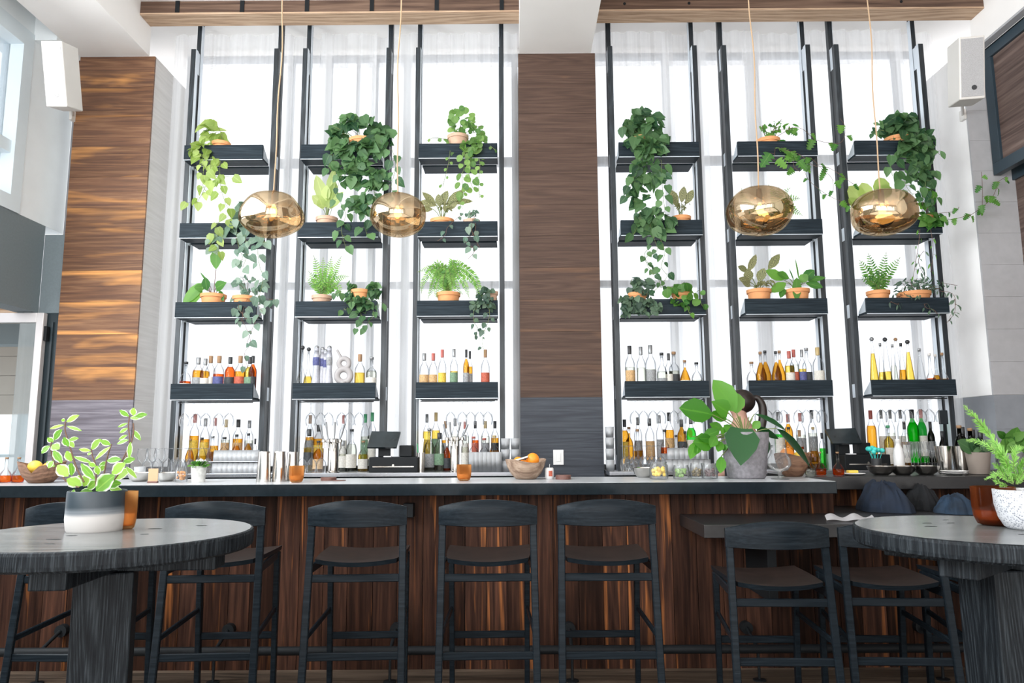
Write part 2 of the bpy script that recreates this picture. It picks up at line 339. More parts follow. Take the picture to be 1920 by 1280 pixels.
def bar(bm, a, b, wx, wy, up=(0, 0, 1), taper=1.0, mat=0, bev=.004):
    """a rectangular bar from a to b"""
    a, b = Vector(a), Vector(b); d = (b-a); L = d.length; d.normalize(); u = Vector(up)
    if abs(d.dot(u)) > .97: u = Vector((0, 1, 0))
    s = d.cross(u).normalized(); t = s.cross(d).normalized()
    ring = []
    for p, k in ((a, 1), (b, taper)):
        ring.append([bm.verts.new(p+s*sx*wx*k/2+t*sy*wy*k/2) for sx, sy in ((-1, -1), (1, -1), (1, 1), (-1, 1))])
    fs = [bm.faces.new(ring[0][::-1]), bm.faces.new(ring[1])]
    for i in range(4): fs.append(bm.faces.new((ring[0][i], ring[0][(i+1) % 4], ring[1][(i+1) % 4], ring[1][i])))
    for f in fs: f.material_index = mat
    if bev: bmesh.ops.bevel(bm, geom=list({e for f in fs for e in f.edges}), offset=bev, segments=1, affect='EDGES')
def tube(bm, pts, r, seg=8, cap=True, mat=0):
    pts = [Vector(p) for p in pts]; rr = r if isinstance(r, (list, tuple)) else [r]*len(pts); rings = []
    prev = None
    for i, p in enumerate(pts):
        d = (pts[min(i+1, len(pts)-1)]-pts[max(i-1, 0)]).normalized()
        u = prev if prev is not None else (Vector((0, 0, 1)) if abs(d.z) < .9 else Vector((0, 1, 0)))
        s = d.cross(u).normalized() if d.cross(u).length > 1e-5 else Vector((1, 0, 0)); t = s.cross(d).normalized(); prev = t
        rings.append([bm.verts.new(p+(s*math.cos(2*math.pi*k/seg)+t*math.sin(2*math.pi*k/seg))*rr[i]) for k in range(seg)])
    for i in range(len(rings)-1):
        for k in range(seg): 
            f = bm.faces.new((rings[i][k], rings[i][(k+1) % seg], rings[i+1][(k+1) % seg], rings[i+1][k])); f.material_index = mat
    if cap:
        bm.faces.new(rings[0][::-1]); bm.faces.new(rings[-1])
def lathe(bm, prof, seg=20, c=(0, 0, 0), mat=0, sx=1., sy=1., fx=None):
    rings = []
    for r, z in prof:
        if r < 1e-5: rings.append([bm.verts.new((c[0], c[1], c[2]+z))])
        else: rings.append([bm.verts.new((c[0]+r*math.cos(2*math.pi*k/seg)*sx, c[1]+r*math.sin(2*math.pi*k/seg)*sy, c[2]+z)) for k in range(seg)])
    for a, b in zip(rings, rings[1:]):
        for k in range(seg):
            k2 = (k+1) % seg
            if len(a) == 1 and len(b) == 1: continue
            if len(a) == 1: f = bm.faces.new((a[0], b[k2], b[k]))
            elif len(b) == 1: f = bm.faces.new((a[k], a[k2], b[0]))
            else: f = bm.faces.new((a[k], a[k2], b[k2], b[k]))
            f.material_index = mat
def struct(name, bm, mats, smooth=False):
    return tag(obj(name, bm, mats, None, smooth), kind='structure')
NB = bmesh.new
# ================================================================== SETTING
YC = 5.95            # front plane of the clad columns
XL, XR = -3.95, 4.05
bm = NB(); 
y = -4.6
while y < 7.0:
    box(bm, -6.2, 5.2, y, y+.148, -.06, 0.0); y += .15
struct('floor', bm, M['floor'])
bm = NB(); box(bm, -4.4, 4.6, -4.6, 6.9, 5.02, 5.2); struct('ceiling', bm, M['white_wall'])
# plaster beams running towards the camera at every column line
for i, (x0, x1) in enumerate(((-3.76, -3.16), (.055, .675), (3.98, 4.6))):
    bm = NB(); box(bm, x0, x1, -4.55, YC, 4.635, 5.02); struct('trim_%d' % (i+1), bm, M['white_wall'])
bm = NB(); box(bm, -4.35, -3.76, 5.62, 6.6, 4.60, 5.02); box(bm, -4.35, -3.95, -4.55, 5.62, 4.64, 5.02); struct('trim_4', bm, M['white_cool'])
M['lobby'] = plain('tan_lobby_wall', (.62, .54, .47, 1), .8, var=.05)
# left wall : tall windows above, dark panel band, open folding door bay below
bm = NB(); box(bm, -4.12, XL, -4.55, 5.96, 2.38, 3.12); struct('wall_left', bm, M['darkpanel'])
bm = NB(); box(bm, -4.12, XL, -4.55, 3.4, 0, 2.38); struct('wall_left_low', bm, M['darkpanel'])
wfr = NB()
def wbar(y0, y1, z0, z1, xo=0.0): box(wfr, -4.10, XL+.01+xo, y0, y1, z0, z1)
wbar(5.50, 5.62, 3.12, 4.64); wbar(-4.5, 5.5, 4.50, 4.64); wbar(-4.5, 5.5, 3.12, 3.24)
for yy in (3.9, 2.2, .5, -1.2, -2.9, -4.5): wbar(yy, yy+.12, 3.24, 4.50)
for yy in (4.02, 2.32, .62, -1.08): wbar(yy, yy+1.48, 3.58, 3.68, -.03)
W3 = struct('window_3', wfr, M['frame_blue'])
bm = NB(); box(bm, -4.06, -4.05, -4.5, 5.5, 3.12, 4.6); o = obj('pane', bm, M['pane'], W3)
# white return wall between left wall and first column

bm = NB(); box(bm, -4.20, -3.95, 5.62, 6.2, 3.12, 4.62); struct('trim_5', bm, M['white_cool'])
bm = NB(); box(bm, -3.885, -3.865, 6.10, 6.16, 2.52, 4.3); struct('trim_6', bm, M['mullion'])
bm = NB(); box(bm, -3.955, -3.775, 5.97, 6.19, 2.38, 3.05); struct('trim_7', bm, M['darkpanel'])
# door jamb + open glass leaf
bm = NB(); box(bm, -3.885, -3.785, 5.97, 6.14, 0, 2.38); box(bm, -3.83, -3.815, 5.95, 5.97, 0, 2.30); struct('trim_8', bm, M['jamb'])
dr = NB()
box(dr, -3.925, -3.865, 5.90, 5.95, .02, 2.37, bev=.004); box(dr, -4.90, -4.84, 5.90, 5.95, .02, 2.37, bev=.004)
box(dr, -4.84, -3.925, 5.90, 5.95, 2.29, 2.37, bev=.004); box(dr, -4.84, -3.925, 5.90, 5.95, .02, .16, bev=.004)
D1 = struct('door_1', dr, M['frame_grey'])
bm = NB(); box(bm, -4.84, -3.925, 5.92, 5.93, .16, 2.29); obj('door_pane', bm, M['doorglass'], D1)
bm = NB(); 
for z in (.4, 2.2): box(bm, -3.868, -3.84, 5.915, 5.955, z-.06, z+.06)
obj('hinge', bm, M['black'], D1)
# lobby seen through the open leaf
bm = NB()
for i in range(3): box(bm, -9.0, -3.99, 6.45+i*.5, 6.94+i*.5, 2.46, 2.52)
struct('ceiling_lobby', bm, M['beamU'])
bm = NB(); box(bm, -9, -4.0, 7.0, 7.2, 2.26, 2.46); struct('trim_9', bm, M['darkpanel'])
bm = NB()
for i in range(4): box(bm, -9, -3.99, 7.9, 8.0, 1.62+i*.21, 1.825+i*.21)
struct('wall_lobby_end', bm, M['lobby'])
bm = NB()
x = -9.
while x < -4: box(bm, x, x+.05, 7.9, 8.0, .3, 1.62); x += .33
for z in (.3, .75, 1.16): box(bm, -9, -3.99, 7.92, 7.98, z, z+.03)
struct('window_4', bm, M['frame_blue'])
bm = NB(); box(bm, -3.97, -3.80, 6.41, 7.9, 0, 2.6); struct('wall_lobby', bm, M['white_cool'])

# back wall around the two tall window bays
YW = 6.55
bm = NB(); box(bm, -3.15, .10, YW, YW+.25, 4.967, 5.02); box(bm, -3.15, .10, YW, YW+.25, 0, .85); struct('wall_back', bm, M['white_wall'])
bm = NB(); box(bm, .66, 3.95, YW, YW+.25, 4.967, 5.02); box(bm, .66, 3.95, YW, YW+.25, 0, .85); struct('wall_back_right', bm, M['white_wall'])
def bay(name, x0, x1, vpx):
    f = NB()
    box(f, x0, x0+.06, YW, YW+.09, .85, 4.967); box(f, x1-.06, x1, YW, YW+.09, .85, 4.967)
    for z, h in ((2.70, .055), (3.87, .07), (4.93, .037), (.85, .06)): box(f, x0, x1, YW+.005, YW+.085, z, z+h)
    for px, wd in vpx:
        xx = xat(px, YW, 4.2); box(f, xx-wd/2, xx+wd/2, YW, YW+.09, .85, 4.967)
    W = struct(name, f, M['mullion'])
    g = NB(); box(g, x0+.03, x1-.03, YW+.04, YW+.05, .88, 4.95); obj('pane', g, M['pane'], W)
bay('window_1', -3.11, .045, ((540, .05), (612, .05), (668, .02), (700, .05), (762, .06)))
bay('window_2', .71, 3.88, ((1253, .06), (1313, .05), (1418, .10), (1522, .06), (1693, .05)))
# right side: wall with dark framed timber panels, two planes
bm = NB(); box(bm, XR, XR+.5, -4.55, 5.90, 4.60, 4.64); box(bm, XR+.30, XR+.5, -4.55, 6.15, 0, 4.64); box(bm, 4.55, 4.6, 5.9, 6.7, 0, 4.64); struct('wall_right', bm, M['white_wall'])
bm = NB(); box(bm, 3.98, 4.30, -4.55, 5.90, 4.615, 4.634); struct('trim_10', bm, M['grey_wall'])
def framed(name, x, y0, y1, z0, z1, bw, label):
    r = root(name, (x, y1, z0), label, 'wall panel', 'dark framed timber panels on the right wall')
    f = NB(); box(f, x, x+.06, y0, y1, z1-bw, z1, bev=.003); box(f, x, x+.06, y0, y1, z0, z0+bw, bev=.003)
    box(f, x, x+.06, y1-bw, y1, z0+bw, z1-bw, bev=.003); box(f, x, x+.06, y0, y0+bw, z0+bw, z1-bw, bev=.003)
    obj('panel_frame', f, M['jamb'], r)
    p = NB(); box(p, x+.025, x+.05, y0+bw, y1-bw, z0+bw, z1-bw); obj('timber_infill', p, M['wallpan'], r)
M['jamb'] = plain('blue_black_steel', srgb(42, 58, 68), .4, var=.08)
M['wallpan'] = wood('rough_sawn_panel', (.06, .038, .032, 1), (.12, .08, .068, 1), (.19, .135, .115, 1), 'Y', 9, .6, bmp=.8)
framed('timber_wall_panel', 4.05, 2.2, 5.94, 3.50, 4.615, .10, 'upper dark steel framed timber panel on right wall beside speaker')
framed('timber_wall_panel', 4.21, 2.2, 6.10, .10, 3.56, .10, 'lower recessed steel framed timber panel on right wall below vine')
# front wall behind the camera with big windows
bm = NB(); box(bm, -4.1, 4.5, -4.3, -4.15, 4.3, 5.02); box(bm, -4.1, 4.5, -4.3, -4.15, 0, .6)
for x in (-4.1, -2.0, .1, 2.2, 4.2): box(bm, x, x+.3, -4.3, -4.15, .6, 4.3)
struct('wall_front', bm, M['grey_wall'])
bm = NB()
for i in range(4):
    x0 = -3.8+i*2.1
    for k in (0, 1, 2, 3): box(bm, x0+k*.58, x0+k*.58+.05, -4.26, -4.2, .6, 4.3)
    for z in (1.8, 3.0): box(bm, x0, x0+1.8, -4.26, -4.2, z, z+.05)
struct('window_5', bm, M['mullion'])

# ------------------------------------------------------------------ columns
def column(x0, x1, up, low, side, label):
    r = root('clad_column', ((x0+x1)/2, YC+.33, 0), label, 'column')
    zb = 1.655
    bm = NB(); z = zb; k = 0
    while z < 4.632:
        h = min(.27, 4.635-z); box(bm, x0, x1, YC, YC+.02, z, z+h-.0015); z += h
    obj('upper_cladding', bm, up, r)
    bm = NB(); z = 0.
    while z < zb-.01:
        h = min(.2759, zb-z); box(bm, x0, x1, YC, YC+.02, z, z+h-.0015); z += h
    obj('lower_cladding', bm, low, r)
    bm = NB(); box(bm, x0, x1, YC+.02, 6.60, zb, 4.635); obj('side_cladding', bm, side, r)
    bm = NB(); box(bm, x0, x1, YC+.02, 6.60, 0, zb-.001); obj('side_cladding', bm, side if up is M['colL'] else low, r)
    return r
column(-3.775, -3.11, M['colL'], M['colLow'], M['whitewash'], 'orange-brown grained timber clad column at far left, mauve-grey below')
column(.045, .712, M['colC'], M['colLowC'], M['colC'], 'dark brown timber clad column in the centre between the window bays')
M['lit_plast'] = plain('painted_window_lit_plaster', (.90, .89, .88, 1), .85, var=.03, nscale=5)  # column side whitened to carry the window light in its colour
column(3.884, 4.55, M['grey_wall'], M['grey_wall_low'], M['lit_plast'], 'grey plastered column at right behind the trailing vine, window light painted on side')
# wall switch on the centre column
def small(name, bm, mat, label, cat, group=None, smooth=False):
    o = obj(name, bm, mat, None, smooth); return tag(o, label, cat, group)
p = at(1047, 857, YC)
r = root('wall_switch', (p.x, YC, p.z), 'white wall switch plate on the dark base of centre column', 'switch')
bm = NB(); box(bm, p.x-.042, p.x+.042, YC-.008, YC, p.z-.06, p.z+.06, bev=.003); obj('cover_plate', bm, M['white'], r)
bm = NB(); box(bm, p.x-.018, p.x+.018, YC-.012, YC-.006, p.z-.035, p.z+.035, bev=.002); obj('rocker', bm, M['white'], r)

# ------------------------------------------------------------------ timber beams under the ceiling
for x0, x1, lab in ((-3.16, .055, 'reclaimed timber beam under ceiling left of centre column'), (.675, 3.98, 'reclaimed timber beam under ceiling right of centre column')):
    r = root('timber_beam', ((x0+x1)/2, 5.84, 4.9), lab, 'beam', 'reclaimed timber ceiling beams')
    bm = NB(); box(bm, x0+.001, x1-.001, 5.75, 5.93, 4.90, 4.915); obj('beam_underside', bm, M['beamU'], r)
    bm = NB(); box(bm, x0+.001, x1-.001, 5.751, 5.929, 4.915, 5.02, bev=.002); obj('beam_body', bm, M['beam'], r)
    bm = NB(); k = x0+.3
    while k < x1-.1 and x0 < 0: 
        box(bm, k, k+.035, 5.744, 5.751, 4.915, 5.02); k += .55
    if x0 > 0:
        for px in (1171, 1292, 1690):
            v = at(px, 8, 5.75); tube(bm, [(v.x, 5.746, 4.965), (v.x, 5.752, 4.965)], .012, 10)
    obj('beam_mark', bm, M['black'], r)

# ------------------------------------------------------------------ sheer curtains (panels overlap at their edges)
def curtain(x0, x1, yy, label, seed):
    g = random.Random(seed); n = int((x1-x0)/.012); bm = NB(); cols = []
    ph = [g.uniform(0, 6.28) for _ in range(4)]
    for i in range(n+1):
        x = x0+(x1-x0)*i/n; a = []
        for z in (1.0, 2.2, 3.6, 5.015):
            k = (z-1)/4.0
            dy = .014*math.sin(x*52+ph[0]+.3*math.sin(k*3))+.010*math.sin(x*23+ph[1])+.006*math.sin(x*97+ph[2])
            a.append(bm.verts.new((x+.010*math.sin(x*52+ph[3]), yy+dy, z)))
        cols.append(a)
    for a, b in zip(cols, cols[1:]):
        for k in range(3): bm.faces.new((a[k], b[k], b[k+1], a[k+1]))
    return tag(obj('sheer_curtain', bm, M['curt'], None, True), label, 'curtain', 'sheer white window curtains')
def X(px): return xat(px, 6.28, 3.2)
def Xt(px): return xat(px, 6.28, 4.4)
tag(curtain(-4.25, -3.78, 6.22, 'narrow sheer curtain behind left speaker', 77), kind=None)
cl = [(-3.10, Xt(541)+.03), (Xt(536)-.02, Xt(613)+.02), (Xt(604)-.01, Xt(703)+.02), (Xt(694)-.01, Xt(768)+.02), (Xt(756)-.03, .04)]
cr = [(.72, Xt(1262)+.01), (Xt(1251)-.02, Xt(1325)+.01), (Xt(1308)-.02, Xt(1428)+.01), (Xt(1404)-.03, Xt(1527)+.02), (Xt(1515)-.01, Xt(1700)), (Xt(1691)-.02, 3.86)]
names = ['beside the left column', 'behind gap right of leftmost tower', 'behind second tower from left', 'behind gap right of second tower', 'left of centre column']
for i, (a, b) in enumerate(cl): curtain(a, b, 6.27+.05*(i % 2), 'sheer white curtain ' + names[i], i)
names = ['right of centre column', 'behind first tower right of column', 'behind gap before second tower from right', 'behind second tower from right', 'behind the rightmost tower', 'gathered at far right window edge']
for i, (a, b) in enumerate(cr): curtain(a, b, 6.27+.05*(i % 2), 'sheer white curtain ' + names[i], 20+i)

# ------------------------------------------------------------------ shelving towers
YP = 5.95
PX = [(-2.779, -2.056), (-1.805, -1.079), (-.822, -.102), (.843, 1.577), (1.831, 2.559), (2.805, 3.537)]
TOW = ['leftmost tower', 'second tower from left', 'tower left of centre column', 'tower right of centre column', 'second tower from right', 'rightmost tower']
LIPZ = [3.764, 3.094, 2.434, 1.772]      # lip tops of the four shelf trays
LIPH = .131
BZ = [z-.112 for z in LIPZ]              # board surfaces
CT = 1.068                               # back counter height
for ui, (xa, xb) in enumerate(PX):
    r = root('shelf_tower', ((xa+xb)/2, YP+.1, CT), 'tall black ladder shelving unit, ' + TOW[ui], 'shelving', 'black shelving towers in front of the windows')
    for sgn, xc in ((1, xa), (-1, xb)):
        f = NB(); box(f, xc-.0205, xc+.0205, YP, YP+.045, CT, 4.70, bev=.002); po = obj('front_post', f, M['slate'], r)
        f = NB(); box(f, xc-.019, xc+.019, YP+.10, YP+.150, CT, 5.018, bev=.002); obj('rear_post', f, M['slate'], r)
        # pale metal side channel facing the unit, with a black slot between shelves
        xi = xc+sgn*.0205
        f = NB()
        box(f, min(xi, xi+sgn*.003), max(xi, xi+sgn*.003), YP+.004, YP+.050, CT, 4.70)
        box(f, min(xi, xi+sgn*.003), max(xi, xi+sgn*.003), YP+.098, YP+.148, CT, 4.98)
        zs = [CT+.30]+[z for z in LIPZ[::-1]]
        box(f, xc-.017, xc+.017, YP+.045, YP+.10, CT, CT+.12)
        for z in LIPZ: box(f, xc-.017, xc+.017, YP+.045, YP+.10, z-.13, z-.02)
        box(f, xc-.017, xc+.017, YP+.045, YP+.10, 4.50, 4.70)
        obj('pilaster', f, M['steel_s'], r)
        f = NB()
        edges = [CT+.12]+[e for z in LIPZ[::-1] for e in (z-.13, z-.02)]+[4.50]
        for a, b in zip(edges[::2], edges[1::2]): box(f, xc-.016, xc+.016, YP+.047, YP+.098, a, b)
        obj('slot_channel', f, M['slot'], r)
    for z in LIPZ:
        x0, x1 = xa+.033, xb-.033
        f = NB(); box(f, x0, x1, 5.81, 5.832, z-LIPH, z, bev=.002); box(f, x0, x1, 5.832, 5.955, z-.129, z-.112)
        tr = obj('shelf_tray', f, M['slateX'], r)
        for xx in (x0, x1-.012):
            f = NB(); vs = [(xx, 5.832, z-.112), (xx, 5.955, z-.112), (xx, 5.955, z-.095), (xx, 5.832, z-.004)]
            q = [f.verts.new(v) for v in vs]+[f.verts.new((v[0]+.012, v[1], v[2])) for v in vs]
            for fi in ((0, 1, 2, 3), (7, 6, 5, 4), (0, 4, 5, 1), (1, 5, 6, 2), (2, 6, 7, 3), (3, 7, 4, 0)): f.faces.new([q[i] for i in fi])
            obj('tray_end', f, M['steel_s'], tr)
        f = NB(); box(f, x0, x1, 5.806, 5.8125, z-LIPH-.0005, z-LIPH+.004); obj('edge_strip', f, M['steel_s'], tr)
        f = NB(); box(f, x0+.01, x1-.01, 6.0, 6.165, z-.13, z-.114, bev=.002); obj('rear_shelf', f, M['slateX'], r)
    f = NB(); box(f, xa+.06, xb-.06, 5.90, 5.906, 1.622, 1.630); obj('glass_rail', f, M['slot'], r)
# ================================================================== BAR
BT = 1.067
XB1 = 1.83
bar_r = root('bar_counter', (-1.0, 4.6, 0), 'long dark bar counter fronted with brown vertical planks', 'bar counter')
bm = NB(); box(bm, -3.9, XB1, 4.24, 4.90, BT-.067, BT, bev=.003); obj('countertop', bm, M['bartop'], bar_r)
bm = NB(); box(bm, -3.895, XB1-.004, 4.246, 4.895, BT-.0005, BT+.0015); cs_ = obj('counter_sheen_plate', bm, M['bartop_sheen'], bar_r); cs_['label'] = 'bar top surface with reflected window light painted pale'  # thin added plate carrying the painted reflection
bm = NB(); box(bm, XB1+.001, 3.97, 4.73, 5.40, BT-.078, BT, bev=.003); obj('countertop', bm, M['bartop2'], bar_r)
bm = NB(); x = -3.9; g = random.Random(3)
while x < 3.97:
    wd = g.choice((.143, .143, .150, .125)); box(bm, x, min(x+wd-.003, 3.97), 4.44, 4.462, .0, BT-.068 if x < XB1-.05 else .80); x += wd
obj('front_planks', bm, M['panel'], bar_r)
bm = NB(); x = XB1
while x < 3.97: box(bm, x, min(x+.140, 3.97), 4.93, 4.95, .80, BT-.079); x += .143
obj('upper_planks', bm, M['panel'], bar_r)
bm = NB(); box(bm, -3.9, XB1, 4.463, 4.80, 0, BT-.068); box(bm, XB1, 3.97, 4.463, 4.92, 0, .80); obj('bar_body', bm, M['black'], bar_r)
bm = NB(); tube(bm, [(-3.9, 4.22, .165), (3.97, 4.22, .165)], .024, 12)
fr = obj('foot_rail', bm, M['black'], bar_r, True)
for px in (78, 405, 733, 1072, 1419, 1760):
    xx = xat(px, 4.25, .1); bm = NB()
    tube(bm, [(xx, 4.22, .004), (xx, 4.22, .165)], .008, 8); lathe(bm, [(0, 0), (.035, 0), (.035, .006), (0, .010)], 16, (xx, 4.22, 0))
    tube(bm, [(xx, 4.22, .165), (xx, 4.40, .23)], .010, 8); tube(bm, [(xx, 4.40, .23), (xx, 4.44, .23)], .035, 16)
    obj('rail_bracket', bm, M['black'], fr, True)
for px in (765, 125):
    v = at(px, 957, 4.36); bm = NB(); box(bm, v.x-.03, v.x+.03, 4.36, 4.44, v.z-.04, v.z+.04, bev=.004); obj('bag_hook', bm, M['black'], bar_r)
# lower counter section for the low stools
lc = bar_r
bm = NB(); box(bm, .972, 3.9, 3.87, 4.438, .805, .872, bev=.003); box(bm, XB1+.01, 3.9, 4.438, 4.925, .805, .872); le = obj('lower_ledge', bm, M['bartop2'], lc); le['label'] = 'dropped timber ledge for the low stools'
for xx in (1.35, 2.6, 3.8): bm = NB(); box(bm, xx, xx+.05, 4.05, 4.435, .45, .80, bev=.003); obj('ledge_bracket', bm, M['black'], lc)
# back counters either side of the column
def backbar(x0, x1, label):
    r = root('back_counter', ((x0+x1)/2, 6.0, 0), label, 'counter')
    bm = NB(); box(bm, x0, x1, 5.70, 6.24, CT-.03, CT, bev=.002); obj('counter_top', bm, M['steelc'], r)
    bm = NB(); box(bm, x0+.01, x1-.01, 5.72, 6.22, 0, CT-.03); obj('cabinet_body', bm, M['bartop'], r)
    bm = NB(); box(bm, x0+.02, x1-.02, 6.105, 6.235, CT, CT+.04, bev=.002); obj('bottle_step', bm, M['bartop2'], r)
M['steelc'] = plain('brushed_steel_worktop', (.5, .52, .56, 1), .25, .9, var=.04)
backbar(-3.10, .04, 'steel topped back counter left of centre column')
backbar(.722, 3.87, 'steel topped back counter right of centre column')

# ================================================================== STOOLS
def build_stool(seat_z, back_z, label, group):
    r = root('bar_stool', (0, 0, 0), label, 'stool', group)
    W = .225; bk = .055                 # half width, legs' rake
    def RP(z): return -bk*(1-(z/back_z))*1.6
    # rear legs run up to the backrest
    for s in (-1, 1):
        bm = NB(); bar(bm, (s*(W+.005), RP(0)-.02, 0), (s*(W-.008), 0.0, back_z-.035), .034, .024, up=(0, 1, 0), bev=.004); obj('rear_leg', bm, M['stool'], r)
        bm = NB(); bar(bm, (s*(W-.03), .40, 0), (s*(W-.025), .375, seat_z-.02), .026, .034, up=(0, 1, 0), taper=1.1); obj('front_leg', bm, M['stool'], r)
        bm = NB(); bar(bm, (s*(W-.002), RP(.42)+.0, .40), (s*(W-.028), .392, .44), .014, .028); obj('side_stretcher', bm, M['stool'], r)
        bm = NB(); bar(bm, (s*(W-.006), RP(seat_z)+.01, seat_z-.045), (s*(W-.026), .385, seat_z-.035), .018, .04); obj('side_rail', bm, M['stool'], r)
    bm = NB(); bar(bm, (-W+.01, RP(.32)-.005, .32), (W-.01, RP(.32)-.005, .32), .014, .036); obj('rear_stretcher', bm, M['stool'], r)
    bm = NB(); bar(bm, (-W+.03, .395, .30), (W-.03, .395, .30), .016, .036); obj('front_stretcher', bm, M['stool'], r)
    bm = NB(); bar(bm, (-W+.01, RP(seat_z-.08), seat_z-.085), (W-.01, RP(seat_z-.08), seat_z-.085), .016, .036); obj('rear_rail', bm, M['stool'], r)
    # seat: dished slab, rounded rear edge
    bm = NB(); nx, ny = 16, 12; top = []; bot = []
    for j in range(ny+1):
        v = j/ny; a = []; b = []
        for i in range(nx+1):
            u = -1+2*i/nx
            hw = W-.012-.02*(1-v)**3
            yy = -.035-.035*(1-u*u)+v*(.455+.035*(1-u*u))
            zz = seat_z-.018*(1-u*u)*(1-(2*v-1)**2*.6)+.006*u*u
            a.append(bm.verts.new((u*hw, yy, zz))); b.append(bm.verts.new((u*hw*.985, yy+.008*(1-2*v), zz-.022)))
        top.append(a); bot.append(b)
    for j in range(ny):
        for i in range(nx):
            f = bm.faces.new((top[j][i], top[j][i+1], top[j+1][i+1], top[j+1][i])); f.material_index = 1
            bm.faces.new((bot[j][i], bot[j+1][i], bot[j+1][i+1], bot[j][i+1]))
    for i in range(nx):
        bm.faces.new((bot[0][i], bot[0][i+1], top[0][i+1], top[0][i])); bm.faces.new((top[ny][i], top[ny][i+1], bot[ny][i+1], bot[ny][i]))
    for j in range(ny):
        bm.faces.new((top[j][0], top[j+1][0], bot[j+1][0], bot[j][0])); bm.faces.new((top[j+1][nx], top[j][nx], bot[j][nx], bot[j+1][nx]))
    obj('seat', bm, [M['stool'], M['seat']], r, True)
    # curved, arched backrest
    bm = NB(); n = 22; A = []
    for i in range(n+1):
        u = -1+2*i/n; xx = u*(W+.012); yc = -.012-.05*(1-u*u)
        zt = back_z-.036*u*u; zb = back_z-.128+.006*u*u
        row = []
        for yo, z in ((-.009, zb+.003), (-.009, (zt+zb)/2), (-.009, zt-.003), (-.006, zt), (.006, zt), (.009, zt-.003), (.009, zb+.003), (0, zb)):
            row.append(bm.verts.new((xx, yc+yo, z)))
        A.append(row)
    for a, b in zip(A, A[1:]):
        for k in range(8): bm.faces.new((a[k], a[(k+1) % 8], b[(k+1) % 8], b[k]))
    bm.faces.new(A[0]); bm.faces.new(A[-1][::-1])
    bmesh.ops.recalc_face_normals(bm, faces=bm.faces[:])
    obj('backrest', bm, M['stool'], r, True)
    return r
YS = 3.62
hi = [(143, 'far left, behind potted plant on left table'), (407, 'behind right edge of left table'), (672, 'second fully visible from left'), (915, 'just left of centre column'), (1136, 'right of centre, below the centre column')]
proto = None
for k, (px, ds) in enumerate(hi):
    if proto is None: proto = build_stool(.75, 1.03, '', 'black bar stools with curved backs'); o = proto
    else: o = copy_tree(proto)
    o.location = (xat(px, YS, 1.0), YS, 0); o.rotation_euler.z = rad((-2, 3, 2.5, 1, 0)[k]); o['label'] = 'tall black bar stool ' + ds
lo = [(1453, 'left end of low counter'), (1665, 'under paper, second at low counter'), (1882, 'partly hidden by right round table')]
proto = None
for k, (px, ds) in enumerate(lo):
    if proto is None: proto = build_stool(.655, .935, '', 'low black stools at the drop counter'); o = proto
    else: o = copy_tree(proto)
    o.location = (xat(px, 3.50, .93), 3.50, 0); o.rotation_euler.z = rad((-2, -3, -2)[k]); o['label'] = 'low black stool ' + ds

# ================================================================== ROUND TABLES
def round_table(cx, cy, R, label, ang, ped_ang):
    r = root('round_table', (cx, cy, 0), label, 'table', 'round charred oak high tables')
    bm = NB(); n = 96; g = random.Random(int(cx*10)); z1, z0 = 1.0, .938
    prof = [(0, z0), (R-.012, z0), (R-.002, z0+.008), (R, z0+.02), (R, z1-.012), (R-.003, z1-.003), (R-.010, z1)]
    rings = []
    cen0 = bm.verts.new((cx, cy, z0)); cen1 = bm.verts.new((cx, cy, z1))
    for q, (rr, z) in enumerate(prof[1:]):
        rings.append([bm.verts.new((cx+(rr+.0012*math.sin(k*2.7)*(1 if q > 0 else 0))*math.cos(2*math.pi*k/n), cy+(rr+.0012*math.sin(k*2.7))*math.sin(2*math.pi*k/n), z)) for k in range(n)])
    for q, (a, b) in enumerate(zip(rings, rings[1:])):
        for k in range(n): f = bm.faces.new((a[k], a[(k+1) % n], b[(k+1) % n], b[k])); f.material_index = 1
    for k in range(n):
        bm.faces.new((rings[-1][k], rings[-1][(k+1) % n], cen1)); f = bm.faces.new((rings[0][(k+1) % n], rings[0][k], cen0)); f.material_index = 1
    obj('tabletop', bm, [M['table'], M['tabledge']], r, False)
    bm = NB()
    for k in range(7):   # worm holes / dents in the top
        a = g.uniform(0, 6.28); d = g.uniform(.15, .85)*R; x, yy = cx+d*math.cos(a), cy+d*math.sin(a)
        L = g.uniform(.012, .03); lathe(bm, [(0, .0008), (.7, .0008), (1, 0)], 14, (0, 0, 0))
        bmesh.ops.transform(bm, matrix=Matrix.Translation((x, yy, z1)) @ Matrix.Diagonal((L, L*.35, 1, 1)), verts=bm.verts[-29:])
    obj('knot', bm, M['black'], r)
    for a_ in (ang, ang+90):
        bm = NB(); L = R*.80; box(bm, -L, L, -.055, .055, .875 if a_ == ang else .8755, .9375, bev=.004, M4=Matrix.Translation((cx, cy, 0)) @ Matrix.Rotation(rad(a_), 4, 'Z'))
        obj('cleat', bm, M['tabledge'], r)
    bm = NB(); box(bm, -.09, .09, -.09, .09, .03, .874, bev=.006, M4=Matrix.Translation((cx, cy, 0)) @ Matrix.Rotation(rad(ped_ang), 4, 'Z'))
    obj('pedestal', bm, M['tabledge'], r)
    bm = NB()
    for a_ in (ped_ang, ped_ang+90): box(bm, -.30, .30, -.05, .05, 0, .03+(.001 if a_ != ped_ang else 0), bev=.003, M4=Matrix.Translation((cx, cy, 0)) @ Matrix.Rotation(rad(a_), 4, 'Z'))
    obj('base_foot', bm, M['black'], r)
round_table(-1.415, 2.61, .474, 'round dark oak high table with speckled pot, front left', 4, 22)
round_table(1.655, 2.595, .448, 'round grey oak high table with fern pot, front right', 40, 6)

